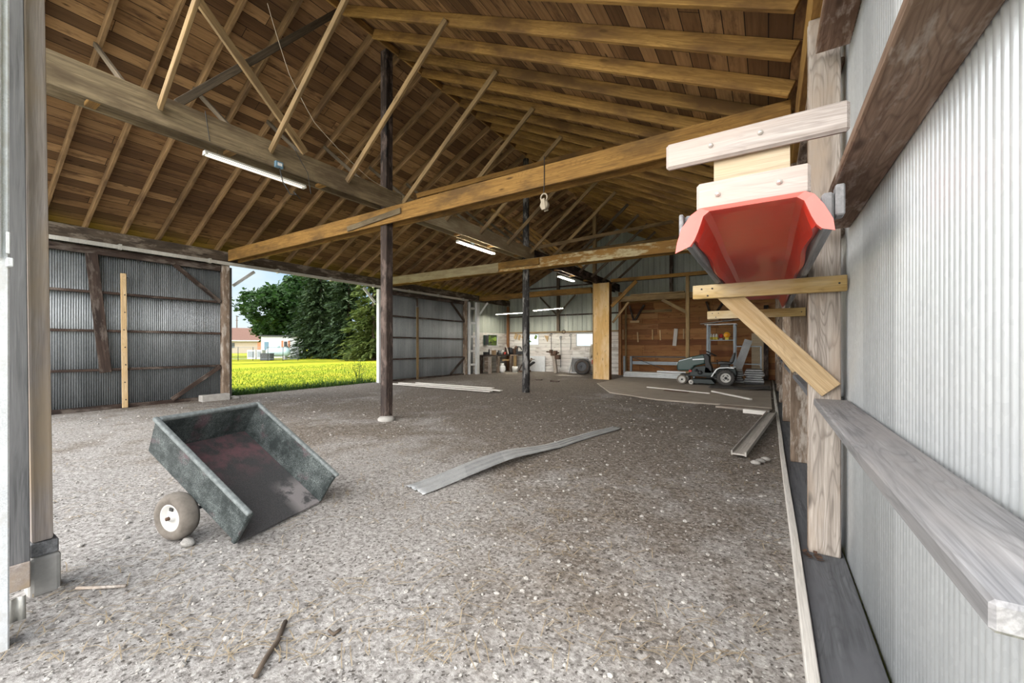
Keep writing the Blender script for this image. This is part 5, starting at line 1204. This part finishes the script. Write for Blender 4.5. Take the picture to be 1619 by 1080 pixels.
# grass blades by the doorway
def blades(name, n, fn, hgt, mat, label, wid=.012):
    m = MB()
    for _ in range(n):
        x, y = fn(); a = random.uniform(0, 6.28); h = hgt * random.uniform(.4, 1.25); w = wid * random.uniform(.7, 1.3)
        s = Vector((math.cos(a), math.sin(a), 0)) * w; l = Vector((random.gauss(0, .35), random.gauss(0, .35), 0)) * h
        b = Vector((x, y, -.075)); m.add([b - s, b + s, b + l * .4 + s * .7 + Vector((0, 0, h * .65)), b + l * .4 - s * .7 + Vector((0, 0, h * .65)), b + l + Vector((0, 0, h))], [(0, 1, 2, 3), (3, 2, 4)])
    o = m.build(name, M[mat], fix=False); tag(o, label, 'grass', kind='stuff')
blades('grass_tufts', 2600, lambda: (-12.55 - abs(random.gauss(0, .22)), 5.0 + 5.2 * random.random() ** 1.6), .27, 'weed', 'tall dark grass tufts along the doorway edge')
def lawnpt():
    x = -12.7 - 16 * random.random() ** 1.7; return x, 3.0 + 9 * random.random() * (1 - (x + 12.7) / 12)
blades('lawn_grass', 16000, lawnpt, .085, 'grassblade', 'short yellow green grass blades of the near lawn', .014)
r = empty('weed_plant', (-12.75, 9.6, -.07)); tag(r, 'leggy weed growing beside the white doorway jamb', 'weed')
m = MB()
for k in range(9):
    a = random.uniform(0, 6.28); m.tube([(0, 0, 0), (math.cos(a) * .12, math.sin(a) * .12, .4), (math.cos(a) * .3, math.sin(a) * .3, random.uniform(.6, 1.1))], .006, 5)
m.build('stems', M['weed'], r)
m = MB()
for k in range(70):
    p = Vector((random.gauss(0, .16), random.gauss(0, .16), random.uniform(.05, .8))); a = Vector((random.gauss(0, 1), random.gauss(0, 1), .5)).normalized(); b = a.orthogonal().normalized(); m.add([p, p + a * .03 + b * .015, p + a * .07, p + a * .03 - b * .015], [(0, 1, 2, 3)])
m.build('leaves', M['weed'], r, fix=False)

# ------------------------------------------------------------------ daylight
w = bpy.data.worlds.new('sky'); sc.world = w; w.use_nodes = True; nt = w.node_tree; N = nt.nodes; bg = N['Background']
tc = N.new('ShaderNodeTexCoord'); sx = N.new('ShaderNodeSeparateXYZ'); nt.links.new(tc.outputs['Generated'], sx.inputs[0])
def wr(fac, stops):
    x = N.new('ShaderNodeValToRGB'); nt.links.new(fac, x.inputs[0]); e = x.color_ramp.elements
    while len(e) < len(stops): e.new(.5)
    for i, (p, c) in enumerate(stops): e[i].position = p; e[i].color = (*c, 1) if hasattr(c, '__len__') else (c, c, c, 1)
    return x.outputs[0]
base = wr(sx.outputs[2], [(0.0, (.56, .69, .78)), (.12, (.42, .60, .76)), (.5, (.33, .54, .80)), (1.0, (.40, .56, .80))])
mp = N.new('ShaderNodeMapping'); mp.inputs['Scale'].default_value = (2.2, 2.2, 6.5); nt.links.new(tc.outputs['Generated'], mp.inputs[0])
cn = N.new('ShaderNodeTexNoise'); cn.inputs['Scale'].default_value = 1.6; cn.inputs['Detail'].default_value = 7; nt.links.new(mp.outputs[0], cn.inputs['Vector'])
cf = wr(cn.outputs['Fac'], [(.42, 0.0), (.66, 1.0)])
mx = N.new('ShaderNodeMix'); mx.data_type = 'RGBA'; nt.links.new(cf, mx.inputs[0]); nt.links.new(base, mx.inputs[6]); mx.inputs[7].default_value = (.66, .74, .80, 1)
# unseen bright white sky added on the front (-Y) side to light the interior
ny = N.new('ShaderNodeMath'); ny.operation = 'MULTIPLY'; ny.inputs[1].default_value = -1.0; nt.links.new(sx.outputs[1], ny.inputs[0])
sky_fill = wr(ny.outputs[0], [(0.0, 0.0), (.55, 1.0)])
st = N.new('ShaderNodeMath'); st.operation = 'MULTIPLY_ADD'; st.inputs[1].default_value = 4.2; st.inputs[2].default_value = 1.0; nt.links.new(sky_fill, st.inputs[0])
hz = wr(sx.outputs[1], [(.72, 0.0), (1.0, 1.0)])   # bright haze round the sun, on the far (+Y) side
st2 = N.new('ShaderNodeMath'); st2.operation = 'MULTIPLY_ADD'; st2.inputs[1].default_value = 1.8; nt.links.new(hz, st2.inputs[0]); nt.links.new(st.outputs[0], st2.inputs[2])
mx2 = N.new('ShaderNodeMix'); mx2.data_type = 'RGBA'; nt.links.new(sky_fill, mx2.inputs[0]); nt.links.new(mx.outputs[2], mx2.inputs[6]); mx2.inputs[7].default_value = (1.0, .98, .95, 1)
nt.links.new(mx2.outputs[2], bg.inputs[0]); nt.links.new(st2.outputs[0], bg.inputs[1])
s = bpy.data.lights.new('sun', 'SUN'); s.energy = 5.4; s.angle = .012; s.color = (1.0, .95, .86)
so = link(bpy.data.objects.new('sun', s)); so.rotation_euler = (-Vector((.10, .76, .72))).to_track_quat('-Z', 'Y').to_euler()

# ------------------------------------------------------------------ camera
c = bpy.data.cameras.new('camera'); c.sensor_width = 36; c.sensor_fit = 'HORIZONTAL'; c.lens = 36 * F / 1619; c.shift_y = (HY - 540) / 1619; c.shift_x = (809.5 - CX) / 1619 * -1; c.clip_start = .05; c.clip_end = 600
co = link(bpy.data.objects.new('camera', c)); co.location = (0, 0, H); co.rotation_euler = (math.pi / 2, 0, YAW); sc.camera = co
sc.view_settings.view_transform = 'Standard'; sc.view_settings.look = 'None'; sc.view_settings.gamma = 1; sc.view_settings.use_curve_mapping = False
sc.view_settings.exposure = 0.45
sc.cycles.max_bounces = 10; sc.cycles.diffuse_bounces = 7; sc.cycles.transparent_max_bounces = 12
